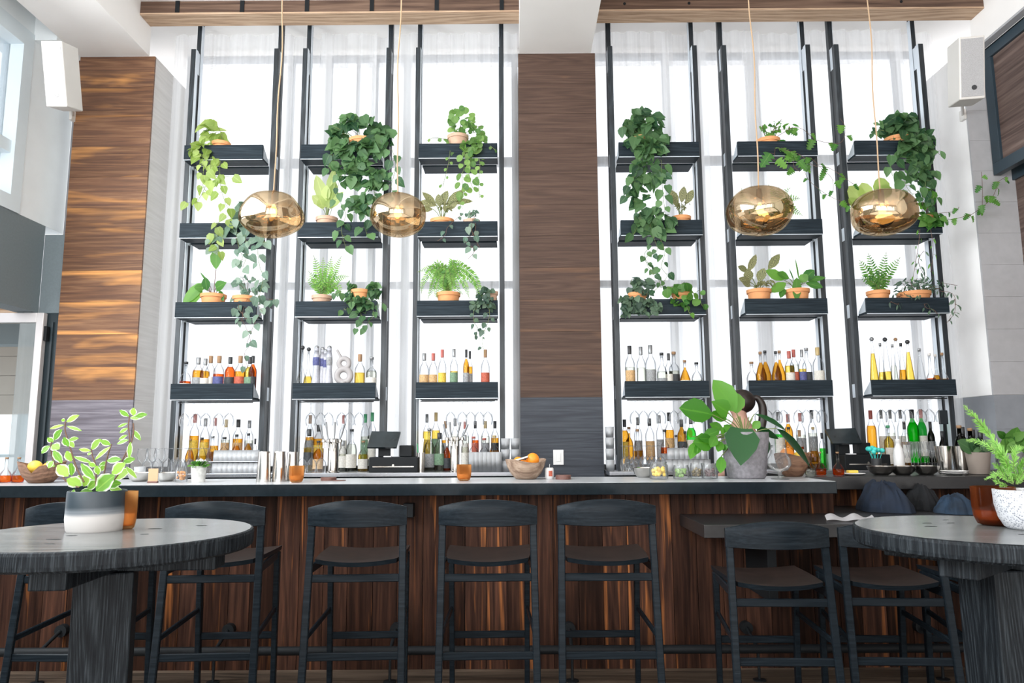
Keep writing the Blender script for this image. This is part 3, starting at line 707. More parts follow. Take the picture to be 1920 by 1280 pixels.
# ================================================================== PENDANT LAMPS
M['smoke'] = None
def smoke_mat():
    m, nt, out = newmat('smoked_gold_mirror_glass')
    lw = N(nt, 'ShaderNodeLayerWeight', Blend=.5)
    t = nt.nodes.new('ShaderNodeBsdfTransparent'); c = ramp(nt, lw.outputs['Facing'], [(.0, (.66, .54, .39, 1)), (.75, (.70, .60, .47, 1)), (1, (.97, .97, .97, 1))]); nt.links.new(c, t.inputs[0])
    g = N(nt, 'ShaderNodeBsdfGlossy', Roughness=.015, Color=(.76, .62, .43, 1)); 
    mx = nt.nodes.new('ShaderNodeMixShader'); f = ramp(nt, lw.outputs['Facing'], [(0, (.36, .36, .36, 1)), (.8, (.36, .36, .36, 1)), (.97, (.12, .12, .12, 1))]); nt.links.new(f, mx.inputs[0])
    nt.links.new(t.outputs[0], mx.inputs[1]); nt.links.new(g.outputs[0], mx.inputs[2]); nt.links.new(mx.outputs[0], out.inputs[0]); return m
M['smoke'] = smoke_mat()
def emis(name, col, s):
    m, nt, out = newmat(name); e = nt.nodes.new('ShaderNodeEmission'); e.inputs[0].default_value = col; e.inputs[1].default_value = s; nt.links.new(e.outputs[0], out.inputs[0]); return m
M['bulb'] = emis('warm_bulb_glow', (1, .62, .22, 1), 4.5)
M['socket'] = plain('bronze_lamp_socket', (.14, .085, .05, 1), .4, .6)
M['cord'] = plain('tan_fabric_cord', (.42, .29, .18, 1), .8)
YL = 4.2
PEND = [((453, 566, 361, 445), (513, 395), 528, 1.0, 'leftmost of the four smoked glass pendants', .10, 5), ((694, 799, 363, 443), (745, 398), 753, 1.0, 'second from left of four glass pendants, rounder', .02, 9),
        ((1365, 1486, 351, 441), (1425, 392), 1401, 1.0, 'third from left of four glass pendants', .09, 12), ((1596, 1715, 357, 440), (1654, 393), 1627, 1.0, 'rightmost smoked glass pendant, low right dimple', .06, 17)]
for (l, r_, t_, b_), bu, cx, k, ds, dim, seed in PEND:
    c = at((l+r_)/2, (t_+b_)/2, YL); a = at(l, (t_+b_)/2, YL).x; b = at(r_, (t_+b_)/2, YL).x; rw = (b-a)/2; rh = (at(cx, t_, YL).z-at(cx, b_, YL).z)/2*1.0
    R = root('pendant_lamp', c, 'gold mirrored glass pendant lamp, ' + ds, 'pendant lamp', 'smoked gold glass pendants over the bar')
    bm = NB(); bmesh.ops.create_icosphere(bm, subdivisions=5, radius=1)
    for v in bm.verts:
        p = v.co.copy(); q = noise.noise(p*1.1+Vector((seed, 0, 0)))
        s = 1+dim*1.1*q; 
        v.co = Vector((c.x+p.x*rw*s, c.y+p.y*rw*s*.95, c.z+math.copysign(abs(p.z)**.9, p.z)*rh*(1+dim*.5*q)))
    sh = obj('glass_globe', bm, M['smoke'], R, True)
    bx = at(bu[0], bu[1], YL)
    bm = NB(); lathe(bm, [(0, -.040), (.010, -.036), (.019, -.018), (.021, 0), (.016, .018), (.010, .03), (.008, .04), (0, .04)], 16, bx); obj('bulb', bm, M['bulb'], R, True)
    top = Vector((bx.x, YL, c.z+rh*.985))
    bm = NB(); lathe(bm, [(0, 0), (.017, 0), (.018, .05), (.014, .085), (0, .085)], 14, (bx.x, YL, bx.z+.038)); tube(bm, [(bx.x, YL, bx.z+.12), top], .006, 8); obj('socket', bm, M['socket'], R, True)
    pts = []
    xt = bx.x
    for i in range(25):
        f = i/24.; pts.append((xt+.011*math.sin(f*7+seed)*math.sin(f*3.14)+.004*math.sin(f*23+seed), YL, top.z+(5.02-top.z)*f))
    bm = NB(); tube(bm, pts, .0042, 6); obj('cord', bm, M['cord'], R, True)
    l = bpy.data.lights.new('pendant_bulb_light', 'POINT'); l.energy = 0.6; l.color = (1, .7, .4); l.shadow_soft_size = .03
    o = bpy.data.objects.new('pendant_bulb_light', l); COL.objects.link(o); o.location = (bx.x, YL-.03, bx.z-.06)

# ================================================================== SPEAKERS
def speaker(p, w_, d_, h_, rz, tilt, label, arm):
    R = root('wall_speaker', p, label, 'speaker', 'white wall speakers')
    mm = Matrix.Translation(p) @ Matrix.Rotation(rz, 4, 'Z') @ Matrix.Rotation(tilt, 4, 'X')
    bm = NB(); box(bm, -w_/2, w_/2, 0, d_, -h_/2, h_/2, bev=.008, M4=mm); obj('cabinet', bm, M['speaker'], R)
    bm = NB(); box(bm, -w_/2+.012, w_/2-.012, -.004, .004, -h_/2+.018, h_/2-.018, M4=mm); gr = obj('grille', bm, M['speakgrille'] if arm > 0 else M['speakgrille2'], R)
    bm = NB(); lathe(bm, [(0, .004), (.016, .004), (.018, 0), (.018, -.004)], 18, (0, 0, 0)); bmesh.ops.transform(bm, matrix=mm @ Matrix.Translation((.01, -.006, -h_*.32)) @ Matrix.Rotation(rad(90), 4, 'X'), verts=bm.verts); obj('badge', bm, M['steel'] if arm < 0 else M['cap_k'], gr)
    q = mm @ Vector((0, d_*.95, 0)); e = Vector((-3.775 if arm < 0 else 3.87, 5.93 if arm < 0 else 5.99, q.z+.0)); bm = NB(); tube(bm, [q, e], .012, 8)
    box(bm, e.x-.012, e.x+.012, e.y-.03, e.y+.03, e.z-.045, e.z+.045); obj('mount', bm, M['speaker'], R)
M['speakgrille2'] = plain('pale_speaker_grille', (.58, .60, .61, 1), .7, var=.06, nscale=220, bmp=.3)
pl = (at(73, 77, 5.1)+at(118, 80, 5.1)+at(125, 200, 5.1)+at(88, 198, 5.1))/4
speaker(pl, .155, .22, .47, rad(2), rad(16), 'white box speaker at upper left beside window', -1)
pr = (at(1800, 70, 5.1)+at(1844, 65, 5.1)+at(1845, 182, 5.1)+at(1803, 190, 5.1))/4
speaker(pr, .175, .22, .46, rad(-10), rad(10), 'white box speaker with grey grille, upper right', 1)
# ================================================================== PLANTS
PXM = 5.9/1370.0*1.02      # metres per pixel at the shelves
PROF = {'heart': [(0, .0), (.10, .62), (.28, 1.0), (.55, .82), (.8, .42), (1, 0)],
        'round': [(0, 0), (.12, .62), (.35, .98), (.62, 1.0), (.88, .6), (1, 0)],
        'oval': [(0, 0), (.12, .42), (.35, .92), (.6, 1.0), (.85, .55), (1, 0)],
        'lance': [(0, 0), (.15, .7), (.4, 1.0), (.65, .85), (.85, .45), (1, 0)],
        'lobed': [(0, 0), (.08, .7), (.2, 1.0), (.3, .45), (.4, 1.0), (.52, .4), (.62, .9), (.74, .35), (.84, .6), (1, 0)]}
def leaf(bm, p, d, nrm, L, W, kind='heart', droop=.25, fold=.18, uvl=None):
    p = Vector(p); d = Vector(d).normalized(); n = Vector(nrm); n = (n-d*n.dot(d))
    if n.length < 1e-4: n = d.orthogonal()
    n.normalize(); s = d.cross(n)
    uvl = uvl or bm.loops.layers.uv.verify()
    rows = []
    for t, wd in PROF[kind]:
        c = p+d*(t*L)-n*(droop*t*t*L)
        if wd == 0: rows.append([(bm.verts.new(c), t, .5)])
        else:
            k = wd*W/2
            back = -.10*L if (kind == 'heart' and t < .2) else 0
            rows.append([(bm.verts.new(c-s*k+n*fold*k+d*back), t, 0.), (bm.verts.new(c), t, .5), (bm.verts.new(c+s*k+n*fold*k+d*back), t, 1.)])
    for a, b in zip(rows, rows[1:]):
        qs = []
        if len(a) == 1: qs = [(a[0], b[0], b[1]), (a[0], b[1], b[2])]
        elif len(b) == 1: qs = [(a[0], b[0], a[1]), (a[1], b[0], a[2])]
        else: qs = [(a[0], b[0], b[1], a[1]), (a[1], b[1], b[2], a[2])]
        for q in qs:
            f = bm.faces.new([x[0] for x in q]); f.smooth = True
            for lp, x in zip(f.loops, q): lp[uvl].uv = (x[1], x[2])
def rv(g, s=1.): return Vector((g.uniform(-s, s), g.uniform(-s, s), g.uniform(-s, s)))
def resample(pts, step):
    out = []; carry = 0.
    for a, b in zip(pts, pts[1:]):
        L = (b-a).length; t = carry
        while t < L: out.append((a.lerp(b, t/L), (b-a).normalized())); t += step
        carry = t-L
    return out
def smooth_path(pts, n=6):
    if len(pts) < 3: return pts
    P = [pts[0]]+list(pts)+[pts[-1]]; out = []
    for i in range(1, len(P)-2):
        for k in range(n):
            t = k/n; a, b, c, d = P[i-1], P[i], P[i+1], P[i+2]
            out.append(.5*((2*b)+(-a+c)*t+(2*a-5*b+4*c-d)*t*t+(-a+3*b-3*c+d)*t*t*t))
    out.append(pts[-1]); return out
def frond(bm, pts, lw, step, g, up=(0, -1, 0), droop=.2, wl=.32, kind='lance'):
    """feather-like frond: leaflets both sides of the rachis"""
    path = smooth_path([Vector(p) for p in pts]); rs = resample(path, step); n = len(rs)
    uvl = bm.loops.layers.uv.verify()
    for i, (p, d) in enumerate(rs):
        t = i/max(1, n-1); L = lw*(math.sin(math.pi*(t*.86+.12))**.7)
        s = d.cross(Vector(up)).normalized()
        for sg in (-1, 1): leaf(bm, p, s*sg+d*.45+rv(g, .12), Vector(up)+rv(g, .25), L, L*wl, kind, droop, .1, uvl)
def pot_mesh(r0, r1, h, rim=.0, seg=28):
    bm = NB(); prof = [(0, 0), (r0*.92, 0), (r0, .004), (r1-(rim and .004), h-rim)]
    if rim: prof += [(r1+.004, h-rim), (r1+.006, h)]
    else: prof += [(r1, h)]
    prof += [(r1-.008, h), (r1-.012, h-.03), (0, h-.03)]
    lathe(bm, prof, seg); return bm
M['terracotta'] = plain('terracotta_clay', (.72, .33, .14, 1), .8, var=.10, nscale=14)
M['terra_pale'] = plain('pale_weathered_terracotta', (.55, .36, .26, 1), .85, var=.15, nscale=14)
def mkplant(name, label, potpx, potw, row, leafmat_, bushes=(), vines=(), fronds=(), poth=.20, potmat='terracotta', Yp=5.895, group='potted plants on the shelving towers', potbase=None, stemm='stem', extra=None, seed=1, rimh=.028, taper=.72):
    g = random.Random(seed*77+5)
    if potbase is None: poth -= .018
    zb = BZ[row] if potbase is None else potbase
    x = xat(potpx, Yp, zb+poth); r1 = potw*Yp/1370.0/2
    if potbase is None: Yp2 = max(5.836+r1+.008, Yp) 
    else: Yp2 = Yp
    R = root(name, (x, Yp2, zb), label, 'potted plant', group)
    bm = pot_mesh(r1*taper, r1, poth, rimh); bmesh.ops.translate(bm, vec=(x, Yp2, zb), verts=bm.verts); obj('pot', bm, M[potmat] if isinstance(potmat, str) else potmat, R, True)
    bm = NB(); lathe(bm, [(0, 0), (r1-.013, 0), (r1*.5, .008), (0, .012)], 16, (x, Yp2, zb+poth-.028)); obj('soil', bm, M['soil'], R, True)
    lb = NB(); sb = NB(); uvl = lb.loops.layers.uv.verify()
    crown = Vector((x, Yp2, zb+poth))
    for (bx, by, rx, ry, n, lp, kind) in bushes:
        c = at(bx, by, Yp2-.02); sx_, sz_ = rx*PXM, ry*PXM
        for i in range(n):
            a = g.uniform(0, 2*math.pi); u = math.sqrt(g.uniform(.05, 1)); yy = g.uniform(-1, .8)
            k = math.sqrt(max(0.05, 1-yy*yy*.6))
            p = c+Vector((math.cos(a)*u*sx_*k, yy*min(sx_, .14)*.8, math.sin(a)*u*sz_*k))
            if p.z < LIPZ[row]+.01 and potbase is None and p.y > 5.79: p.y = 5.79-abs(g.gauss(0, .02))
            out = (p-c); out.y -= .03
            d = out.normalized()*.6+Vector((0, 0, -.45))+rv(g, .6)
            L = lp*PXM*g.uniform(.7, 1.25)
            W = L*{'heart': .85, 'round': .98, 'oval': .55, 'lance': .35, 'lobed': .8}[kind]
            leaf(lb, p-d.normalized()*L*.5, d, Vector((0, -1, .35))+rv(g, .7), L, W, kind, g.uniform(.05, .4), g.uniform(.05, .3), uvl)
        for i in range(max(4, n//9)):
            q = c+Vector((g.uniform(-.8, .8)*sx_, g.uniform(-.5, .3)*sx_, g.uniform(-.7, .9)*sz_)); m_ = (crown+q)/2+rv(g, .02)
            if q.z < LIPZ[row] and potbase is None: continue
            tube(sb, smooth_path([crown-Vector((0, 0, .02)), m_, q], 3), .0022, 4, False)
    for v in vines:
        pts, lp, step, kind = v[:4]; yv = v[4] if len(v) > 4 else 5.775
        W3 = []
        for i, (a, b) in enumerate(pts): W3.append(at(a, b, yv+g.uniform(-.02, .02)))
        if potbase is None and W3[0].z > LIPZ[row]-.02:
            W3[0] = at(pts[0][0], pts[0][1], Yp2-.02)
        path = smooth_path(W3, 5); tube(sb, path, .0018, 4, False)
        sg = 1
        for p, d in resample(path, step*PXM):
            sg = -sg; L = lp*PXM*g.uniform(.7, 1.2); s = Vector((sg, -.35, -.25)).normalized()
            q = p+s*L*.35+rv(g, .008); tube(sb, [p, q], .0012, 4, False)
            dd = Vector((sg*g.uniform(.1, .9), g.uniform(-.3, .1), -1))+rv(g, .35)
            W = L*{'heart': .85, 'round': 1.0, 'oval': .5, 'lance': .32, 'lobed': .85}[kind]
            leaf(lb, q, dd, Vector((sg*.2, -1, .2))+rv(g, .55), L, W, kind, g.uniform(0, .35), g.uniform(.05, .35), uvl)
    for (pts, lw, step) in fronds:
        W3 = [crown-Vector((0, 0, .01))]+[at(a, b, Yp2-.03-.02*i) for i, (a, b) in enumerate(pts)]
        frond(lb, W3, lw*PXM, step*PXM, g); tube(sb, smooth_path(W3), .0018, 4, False)
    if extra:
        for e in extra:   # explicit leaves: base px, tip px, width px, kind, depth offset
            (a, b), (c_, d_), wpx, kind = e[:4]; dy = e[4] if len(e) > 4 else -.05
            A = at(a, b, Yp2+dy*.4); B = at(c_, d_, Yp2+dy); dd = B-A; L = dd.length*1.12; wpx = wpx*1.3
            leaf(lb, A, dd, Vector((g.uniform(-.3, .3), -1, g.uniform(.0, .5))), L, wpx*Yp2/1370., kind, .06, .15, uvl)
            tube(sb, smooth_path([crown-Vector((0, 0, .02)), (crown+A)/2+Vector((0, 0, .01)), A], 3), .0028, 5, False)
    obj('foliage', lb, M[leafmat_], R)
    if len(sb.verts): obj('stems', sb, M[stemm], R, True)
    else: sb.free()
    return R
V = lambda *a: list(a)
# --- top row
mkplant('trailing_pothos', 'pale green pothos trailing from top shelf of leftmost tower', 413, 34, 0, 'lf_pothos', poth=.19, seed=1,
        bushes=[(400, 252, 30, 18, 20, 22, 'heart'), (385, 290, 18, 25, 14, 20, 'heart')],
        vines=[([(395, 270), (378, 300), (390, 330), (372, 375), (352, 380)], 19, 11, 'heart'), ([(412, 265), (412, 310), (413, 345), (422, 380), (430, 402), (404, 425), (410, 465), (398, 478)], 19, 12, 'heart'), ([(400, 268), (395, 305), (400, 330), (432, 330)], 18, 13, 'heart'), ([(385, 300), (380, 345), (392, 365)], 16, 12, 'heart')])
mkplant('trailing_philodendron', 'dense dark green plant spilling from top shelf, second tower from left', 676, 50, 0, 'lf_dark', poth=.22, seed=2,
        bushes=[(672, 236, 42, 16, 30, 22, 'heart'), (638, 265, 20, 34, 36, 24, 'heart'), (716, 265, 24, 32, 40, 22, 'heart'), (675, 300, 52, 26, 60, 24, 'heart'), (688, 345, 52, 28, 60, 23, 'heart'), (700, 395, 42, 20, 34, 21, 'heart'), (650, 320, 24, 25, 18, 22, 'heart')],
        vines=[([(640, 330), (632, 365), (648, 400), (640, 430), (648, 462)], 17, 11, 'heart'), ([(690, 380), (684, 420), (690, 445)], 18, 12, 'heart'), ([(700, 350), (706, 395), (694, 418)], 18, 11, 'heart'), ([(735, 280), (742, 310), (734, 350), (742, 372)], 18, 12, 'heart'), ([(625, 290), (618, 305), (621, 320)], 20, 14, 'heart')])
mkplant('trailing_plant', 'round-leaved trailing plant in pale pot, tower left of centre column', 858, 40, 0, 'lf_round', poth=.24, potmat='terra_pale', seed=3, bushes=[(865, 228, 30, 24, 46, 13, 'round'), (895, 252, 16, 18, 16, 14, 'round'), (884, 285, 22, 18, 26, 14, 'round')],
        vines=[([(868, 262), (872, 300), (866, 335), (872, 360)], 13, 9, 'round'), ([(884, 262), (882, 300), (880, 330), (886, 352)], 13, 9, 'round'), ([(895, 270), (900, 310), (897, 345), (900, 372)], 9, 11, 'round'), ([(845, 262), (842, 300), (830, 350)], 7, 14, 'round'), ([(905, 262), (925, 278), (930, 285)], 7, 10, 'round'), ([(840, 262), (815, 258), (800, 264)], 8, 12, 'round'), ([(875, 350), (862, 378), (868, 392)], 9, 10, 'round')])
mkplant('trailing_philodendron', 'very long dense trailing plant, tower right of centre column', 1205, 40, 0, 'lf_dark', poth=.21, seed=4,
        bushes=[(1206, 235, 42, 26, 70, 22, 'heart'), (1208, 280, 44, 30, 70, 23, 'heart'), (1208, 335, 36, 28, 44, 22, 'heart'), (1195, 375, 22, 25, 16, 22, 'heart'), (1222, 425, 38, 24, 44, 21, 'heart')],
        vines=[([(1182, 240), (1168, 236)], 18, 11, 'heart'), ([(1190, 330), (1180, 365), (1195, 385), (1200, 410), (1188, 440)], 18, 10, 'heart'), ([(1240, 300), (1242, 350), (1246, 390), (1250, 410)], 19, 10, 'heart'), ([(1215, 400), (1224, 440), (1232, 470), (1210, 485), (1225, 515)], 14, 12, 'heart'), ([(1230, 430), (1246, 470), (1240, 500), (1250, 520), (1222, 550)], 14, 13, 'heart'), ([(1222, 460), (1208, 480), (1230, 512), (1240, 540)], 12, 14, 'heart')])
mkplant('climbing_split_leaf_plant', 'sprawling split-leaf vine with orange pot, second tower from right', 1443, 44, 0, 'lf_mid', poth=.19, seed=5, stemm='stem_br',
        bushes=[(1430, 240, 10, 8, 4, 16, 'lobed'), (1470, 236, 22, 14, 14, 12, 'lance'), (1452, 240, 12, 10, 5, 12, 'heart')],
        vines=[([(1455, 245), (1500, 240), (1530, 262), (1575, 268), (1585, 240), (1575, 222)], 18, 21, 'lobed'), ([(1455, 262), (1470, 280), (1500, 290), (1525, 310), (1555, 315), (1600, 345)], 18, 17, 'lobed'), ([(1455, 250), (1452, 290), (1446, 300)], 25, 16, 'lobed'),
               ([(1500, 290), (1512, 330), (1530, 350), (1560, 370), (1600, 385)], 14, 24, 'lobed'), ([(1490, 285), (1488, 310), (1500, 322)], 26, 16, 'lobed'), ([(1520, 295), (1540, 315), (1560, 335), (1562, 360)], 14, 20, 'lobed')])
mkplant('trailing_philodendron', 'dense dark glossy trailing plant on top shelf of rightmost tower', 1686, 44, 0, 'lf_dark', poth=.2, seed=6,
        bushes=[(1688, 245, 34, 30, 66, 26, 'heart'), (1700, 295, 38, 34, 70, 26, 'heart'), (1722, 265, 26, 26, 26, 25, 'heart'), (1710, 340, 26, 18, 24, 22, 'heart'), (1652, 245, 14, 18, 8, 15, 'oval')],
        vines=[([(1690, 320), (1700, 350), (1712, 365)], 22, 10, 'heart'), ([(1720, 310), (1735, 340), (1732, 375), (1752, 365), (1735, 395)], 19, 11, 'heart'), ([(1678, 290), (1670, 315), (1674, 330)], 20, 12, 'heart'), ([(1740, 270), (1762, 290)], 22, 20, 'oval'), ([(1640, 245), (1638, 252)], 10, 9, 'heart')])
# --- second row
mkplant('silver_vine_plant', 'silvery heart-leaf vine on second shelf of leftmost tower', 452, 40, 1, 'lf_silver', poth=.16, seed=7,
        bushes=[(462, 420, 26, 22, 40, 19, 'heart'), (455, 395, 18, 14, 14, 18, 'heart')],
        vines=[([(440, 425), (447, 460), (455, 485), (442, 490)], 19, 11, 'heart'), ([(470, 430), (490, 450), (500, 455)], 20, 10, 'heart'), ([(460, 440), (462, 480), (455, 500)], 18, 12, 'heart'), ([(482, 460), (487, 500), (493, 520), (485, 560)], 15, 16, 'heart'), ([(425, 420), (408, 440), (395, 455), (402, 468)], 17, 10, 'heart')])
mkplant('rubber_plant', 'pale green broad-leaved plant in grey rimmed pot, second tower from left', 611, 40, 1, 'lf_pale', poth=.20, potmat='terra_pale', seed=8, bushes=[(618, 380, 12, 8, 6, 16, 'oval')],
        extra=[((610, 385), (594, 333), 18, 'oval'), ((616, 380), (624, 320), 16, 'oval'), ((612, 388), (588, 368), 18, 'oval'), ((618, 385), (628, 345), 16, 'oval'), ((610, 380), (612, 350), 15, 'oval'), ((618, 392), (640, 362), 16, 'oval'), ((606, 392), (600, 374), 14, 'oval')])
mkplant('calathea', 'striped-leaf calathea in terracotta pot, tower left of centre column', 828, 44, 1, 'lf_cala', poth=.18, seed=9,
        bushes=[(835, 385, 18, 7, 12, 12, 'oval')],
        extra=[((818, 385), (795, 362), 11, 'oval'), ((820, 385), (790, 378), 12, 'oval'), ((826, 385), (838, 360), 12, 'oval'), ((836, 385), (866, 358), 14, 'oval'), ((845, 380), (882, 376), 12, 'oval'), ((838, 392), (856, 380), 12, 'oval'), ((812, 392), (788, 392), 10, 'oval'), ((825, 388), (822, 366), 12, 'oval')])
mkplant('string_of_hearts', 'small pot of trailing hearts, right end of tower left of column', 884, 30, 1, 'lf_silver', poth=.165, potmat='terra_pale', seed=10, stemm='stem_br', bushes=[(884, 400, 14, 6, 10, 8, 'heart')],
        vines=[([(888, 398), (892, 425), (886, 440), (870, 450), (890, 468), (878, 485)], 13, 17, 'heart'), ([(868, 400), (840, 425), (835, 440), (820, 452)], 10, 15, 'heart'), ([(890, 400), (884, 430), (900, 465)], 14, 20, 'heart')])
mkplant('calathea', 'small striped calathea in orange pot, tower right of centre column', 1278, 36, 1, 'lf_cala', poth=.185, seed=11, bushes=[(1280, 386, 16, 6, 16, 9, 'lance')],
        extra=[((1272, 383), (1258, 358), 12, 'oval'), ((1278, 380), (1282, 352), 12, 'oval'), ((1286, 383), (1298, 358), 12, 'oval'), ((1270, 388), (1262, 368), 9, 'oval')])
mkplant('fern_plant', 'light green fern behind pendant, second tower from right', 1462, 34, 1, 'lf_fern', poth=.15, seed=12, bushes=[(1440, 400, 40, 6, 20, 12, 'lance')],
        fronds=[([(1475, 375), (1500, 372)], 11, 4), ([(1480, 385), (1492, 395)], 11, 4), ([(1470, 365), (1482, 352)], 11, 4), ([(1450, 360), (1440, 346)], 10, 4), ([(1475, 390), (1505, 404)], 10, 4), ([(1400, 380), (1390, 352)], 10, 4), ([(1460, 372), (1460, 350)], 10, 4)])
mkplant('broad_leaf_plant', 'broad bright leaves behind pendant on rightmost tower', 1625, 34, 1, 'lf_pothos', poth=.17, seed=13,
        extra=[((1620, 385), (1596, 352), 26, 'round'), ((1628, 380), (1618, 346), 22, 'round'), ((1655, 370), (1650, 336), 24, 'round'), ((1640, 372), (1668, 352), 22, 'round'), ((1612, 392), (1594, 374), 18, 'round')])
mkplant('trailing_ivy', 'dark ivy whose vine crosses to the right wall, rightmost tower', 1735, 30, 1, 'lf_mid', poth=.17, seed=14, stemm='stem_br',
        bushes=[(1735, 415, 28, 18, 34, 19, 'heart'), (1738, 370, 16, 24, 14, 18, 'heart')],
        vines=[([(1750, 410), (1775, 412), (1800, 408), (1822, 402)], 14, 22, 'lobed'), ([(1822, 402), (1845, 385), (1862, 368), (1872, 340)], 16, 13, 'lobed', 5.80), ([(1842, 388), (1842, 350), (1840, 322)], 14, 20, 'lobed', 5.82), ([(1755, 400), (1790, 396), (1798, 388)], 12, 20, 'lobed'), ([(1745, 430), (1750, 470), (1745, 510)], 9, 16, 'lance'), ([(1725, 430), (1722, 460), (1712, 520)], 9, 15, 'lance'), ([(1872, 340), (1888, 330)], 12, 10, 'lobed', 5.80)])
# --- third row
mkplant('philodendron', 'broad-leaved plant in orange pot on third shelf, leftmost tower', 396, 46, 2, 'lf_mid', poth=.215, seed=15, stemm='stem_br',
        extra=[((382, 530), (345, 566), 18, 'lance'), ((380, 540), (352, 575), 16, 'lance'), ((405, 505), (405, 468), 17, 'oval'), ((388, 545), (385, 522), 12, 'oval'), ((405, 540), (422, 530), 18, 'heart'), ((412, 545), (418, 562), 8, 'lance'), ((385, 540), (366, 538), 14, 'oval'), ((390, 530), (377, 512), 3, 'lance')])
mkplant('silver_vine_plant', 'silver-striped plant in half hidden orange pot, leftmost tower', 455, 42, 2, 'lf_silver', poth=.195, seed=16, stemm='stem_br', bushes=[(468, 535, 34, 18, 30, 13, 'heart')],
        vines=[([(450, 555), (447, 575), (455, 590), (452, 605)], 17, 11, 'heart'), ([(485, 545), (486, 575), (492, 585), (480, 600), (470, 625), (462, 645)], 16, 18, 'heart'), ([(500, 560), (515, 562)], 17, 12, 'heart'), ([(470, 545), (455, 585), (463, 600)], 16, 14, 'heart'), ([(455, 600), (470, 640), (458, 665), (470, 700)], 11, 24, 'heart')])
mkplant('fern_plant', 'light green feathery fern in brown pot, second tower from left', 602, 36, 2, 'lf_fern', poth=.195, potmat='terra_pale', seed=17, bushes=[(612, 540, 26, 8, 20, 9, 'lance')],
        fronds=[([(598, 520), (588, 478)], 11, 4.5), ([(605, 515), (606, 482)], 10, 4), ([(615, 510), (622, 480)], 11, 4), ([(625, 512), (640, 480)], 9, 4), ([(595, 530), (578, 508)], 11, 4), ([(595, 538), (574, 520)], 11, 4), ([(630, 525), (655, 517)], 9, 4), ([(630, 535), (640, 550)], 9, 4), ([(618, 525), (636, 508)], 10, 4), ([(610, 530), (628, 536)], 10, 4)])
mkplant('philodendron', 'dark leafy plant draped round orange pot, second tower from left', 675, 34, 2, 'lf_dark', poth=.24, seed=18,
        bushes=[(658, 548, 9, 20, 22, 15, 'heart'), (700, 545, 14, 16, 26, 15, 'heart'), (680, 575, 24, 14, 26, 16, 'heart')],
        vines=[([(676, 560), (677, 590), (680, 605), (672, 615)], 14, 9, 'heart'), ([(655, 560), (650, 580), (645, 578)], 13, 10, 'heart'), ([(695, 560), (700, 590), (692, 602), (684, 622)], 12, 12, 'heart'), ([(640, 545), (628, 552)], 14, 12, 'heart'), ([(710, 560), (712, 575)], 18, 12, 'oval')])
mkplant('boston_fern', 'full arching Boston-type fern, tower left of centre column', 840, 44, 2, 'lf_fern', poth=.215, seed=19,
        fronds=[([(815, 505), (782, 510)], 9, 3.2), ([(820, 500), (795, 525), (790, 550)], 9, 3.2), ([(825, 510), (810, 540), (802, 560)], 9, 3.2), ([(825, 495), (812, 500), (800, 498)], 9, 3.2), ([(850, 495), (875, 500), (882, 500)], 9, 3.2), ([(855, 500), (885, 515), (900, 545), (905, 568)], 10, 3.2), ([(850, 510), (870, 530), (880, 560)], 9, 3.2), ([(840, 500), (848, 535), (850, 568)], 10, 3.2), ([(838, 505), (830, 540), (836, 568)], 10, 3.2),
                ([(830, 500), (812, 520), (806, 545)], 9, 3.2), ([(848, 490), (850, 500), (862, 520)], 9, 3.2), ([(850, 505), (890, 530), (893, 556)], 9, 3.2), ([(835, 500), (822, 502)], 9, 3.2), ([(842, 505), (858, 540), (868, 552)], 9, 3.2), ([(830, 512), (818, 545), (820, 560)], 9, 3.2)])
mkplant('trailing_ivy', 'grey-green ivy beside fern, tower left of centre column', 922, 22, 2, 'lf_grey', poth=.215, seed=20, potmat='terra_pale', bushes=[(912, 555, 24, 16, 34, 12, 'heart'), (905, 575, 24, 8, 18, 12, 'heart')],
        vines=[([(890, 570), (888, 600), (895, 615), (890, 635)], 9, 9, 'heart'), ([(915, 570), (918, 590), (912, 612), (905, 625)], 11, 9, 'heart'), ([(910, 620), (904, 640), (910, 665)], 7, 16, 'heart')])
mkplant('bushy_trailing_plant', 'dense dusky green bush covering shelf, tower right of centre column', 1196, 34, 2, 'lf_grey', poth=.20, seed=21,
        bushes=[(1200, 540, 26, 20, 60, 13, 'heart'), (1180, 575, 24, 20, 60, 13, 'heart'), (1210, 580, 26, 16, 50, 13, 'heart'), (1168, 590, 12, 10, 14, 11, 'heart')])
mkplant('trailing_pothos', 'light green round-leaf plant in orange pot, right of dusky bush', 1278, 34, 2, 'lf_mid', poth=.20, seed=22,
        bushes=[(1278, 542, 18, 9, 16, 14, 'heart'), (1272, 572, 26, 12, 14, 12, 'heart')],
        vines=[([(1265, 535), (1255, 540), (1250, 540)], 16, 9, 'round'), ([(1282, 530), (1283, 528)], 14, 9, 'round'), ([(1295, 545), (1302, 550), (1312, 545), (1315, 570), (1324, 578)], 14, 13, 'round'), ([(1285, 560), (1288, 575), (1294, 590)], 12, 9, 'heart')])
mkplant('calathea', 'tall striped calathea in orange pot, second tower from right', 1426, 44, 2, 'lf_cala', poth=.225, seed=23, bushes=[(1432, 530, 22, 8, 26, 11, 'lance')],
        extra=[((1402, 510), (1417, 480), 11, 'oval'), ((1440, 505), (1460, 479), 13, 'oval'), ((1402, 508), (1386, 500), 10, 'oval'), ((1405, 528), (1402, 506), 14, 'oval'), ((1408, 530), (1388, 522), 11, 'oval'), ((1422, 528), (1432, 505), 14, 'oval'), ((1408, 536), (1394, 530), 9, 'oval')])
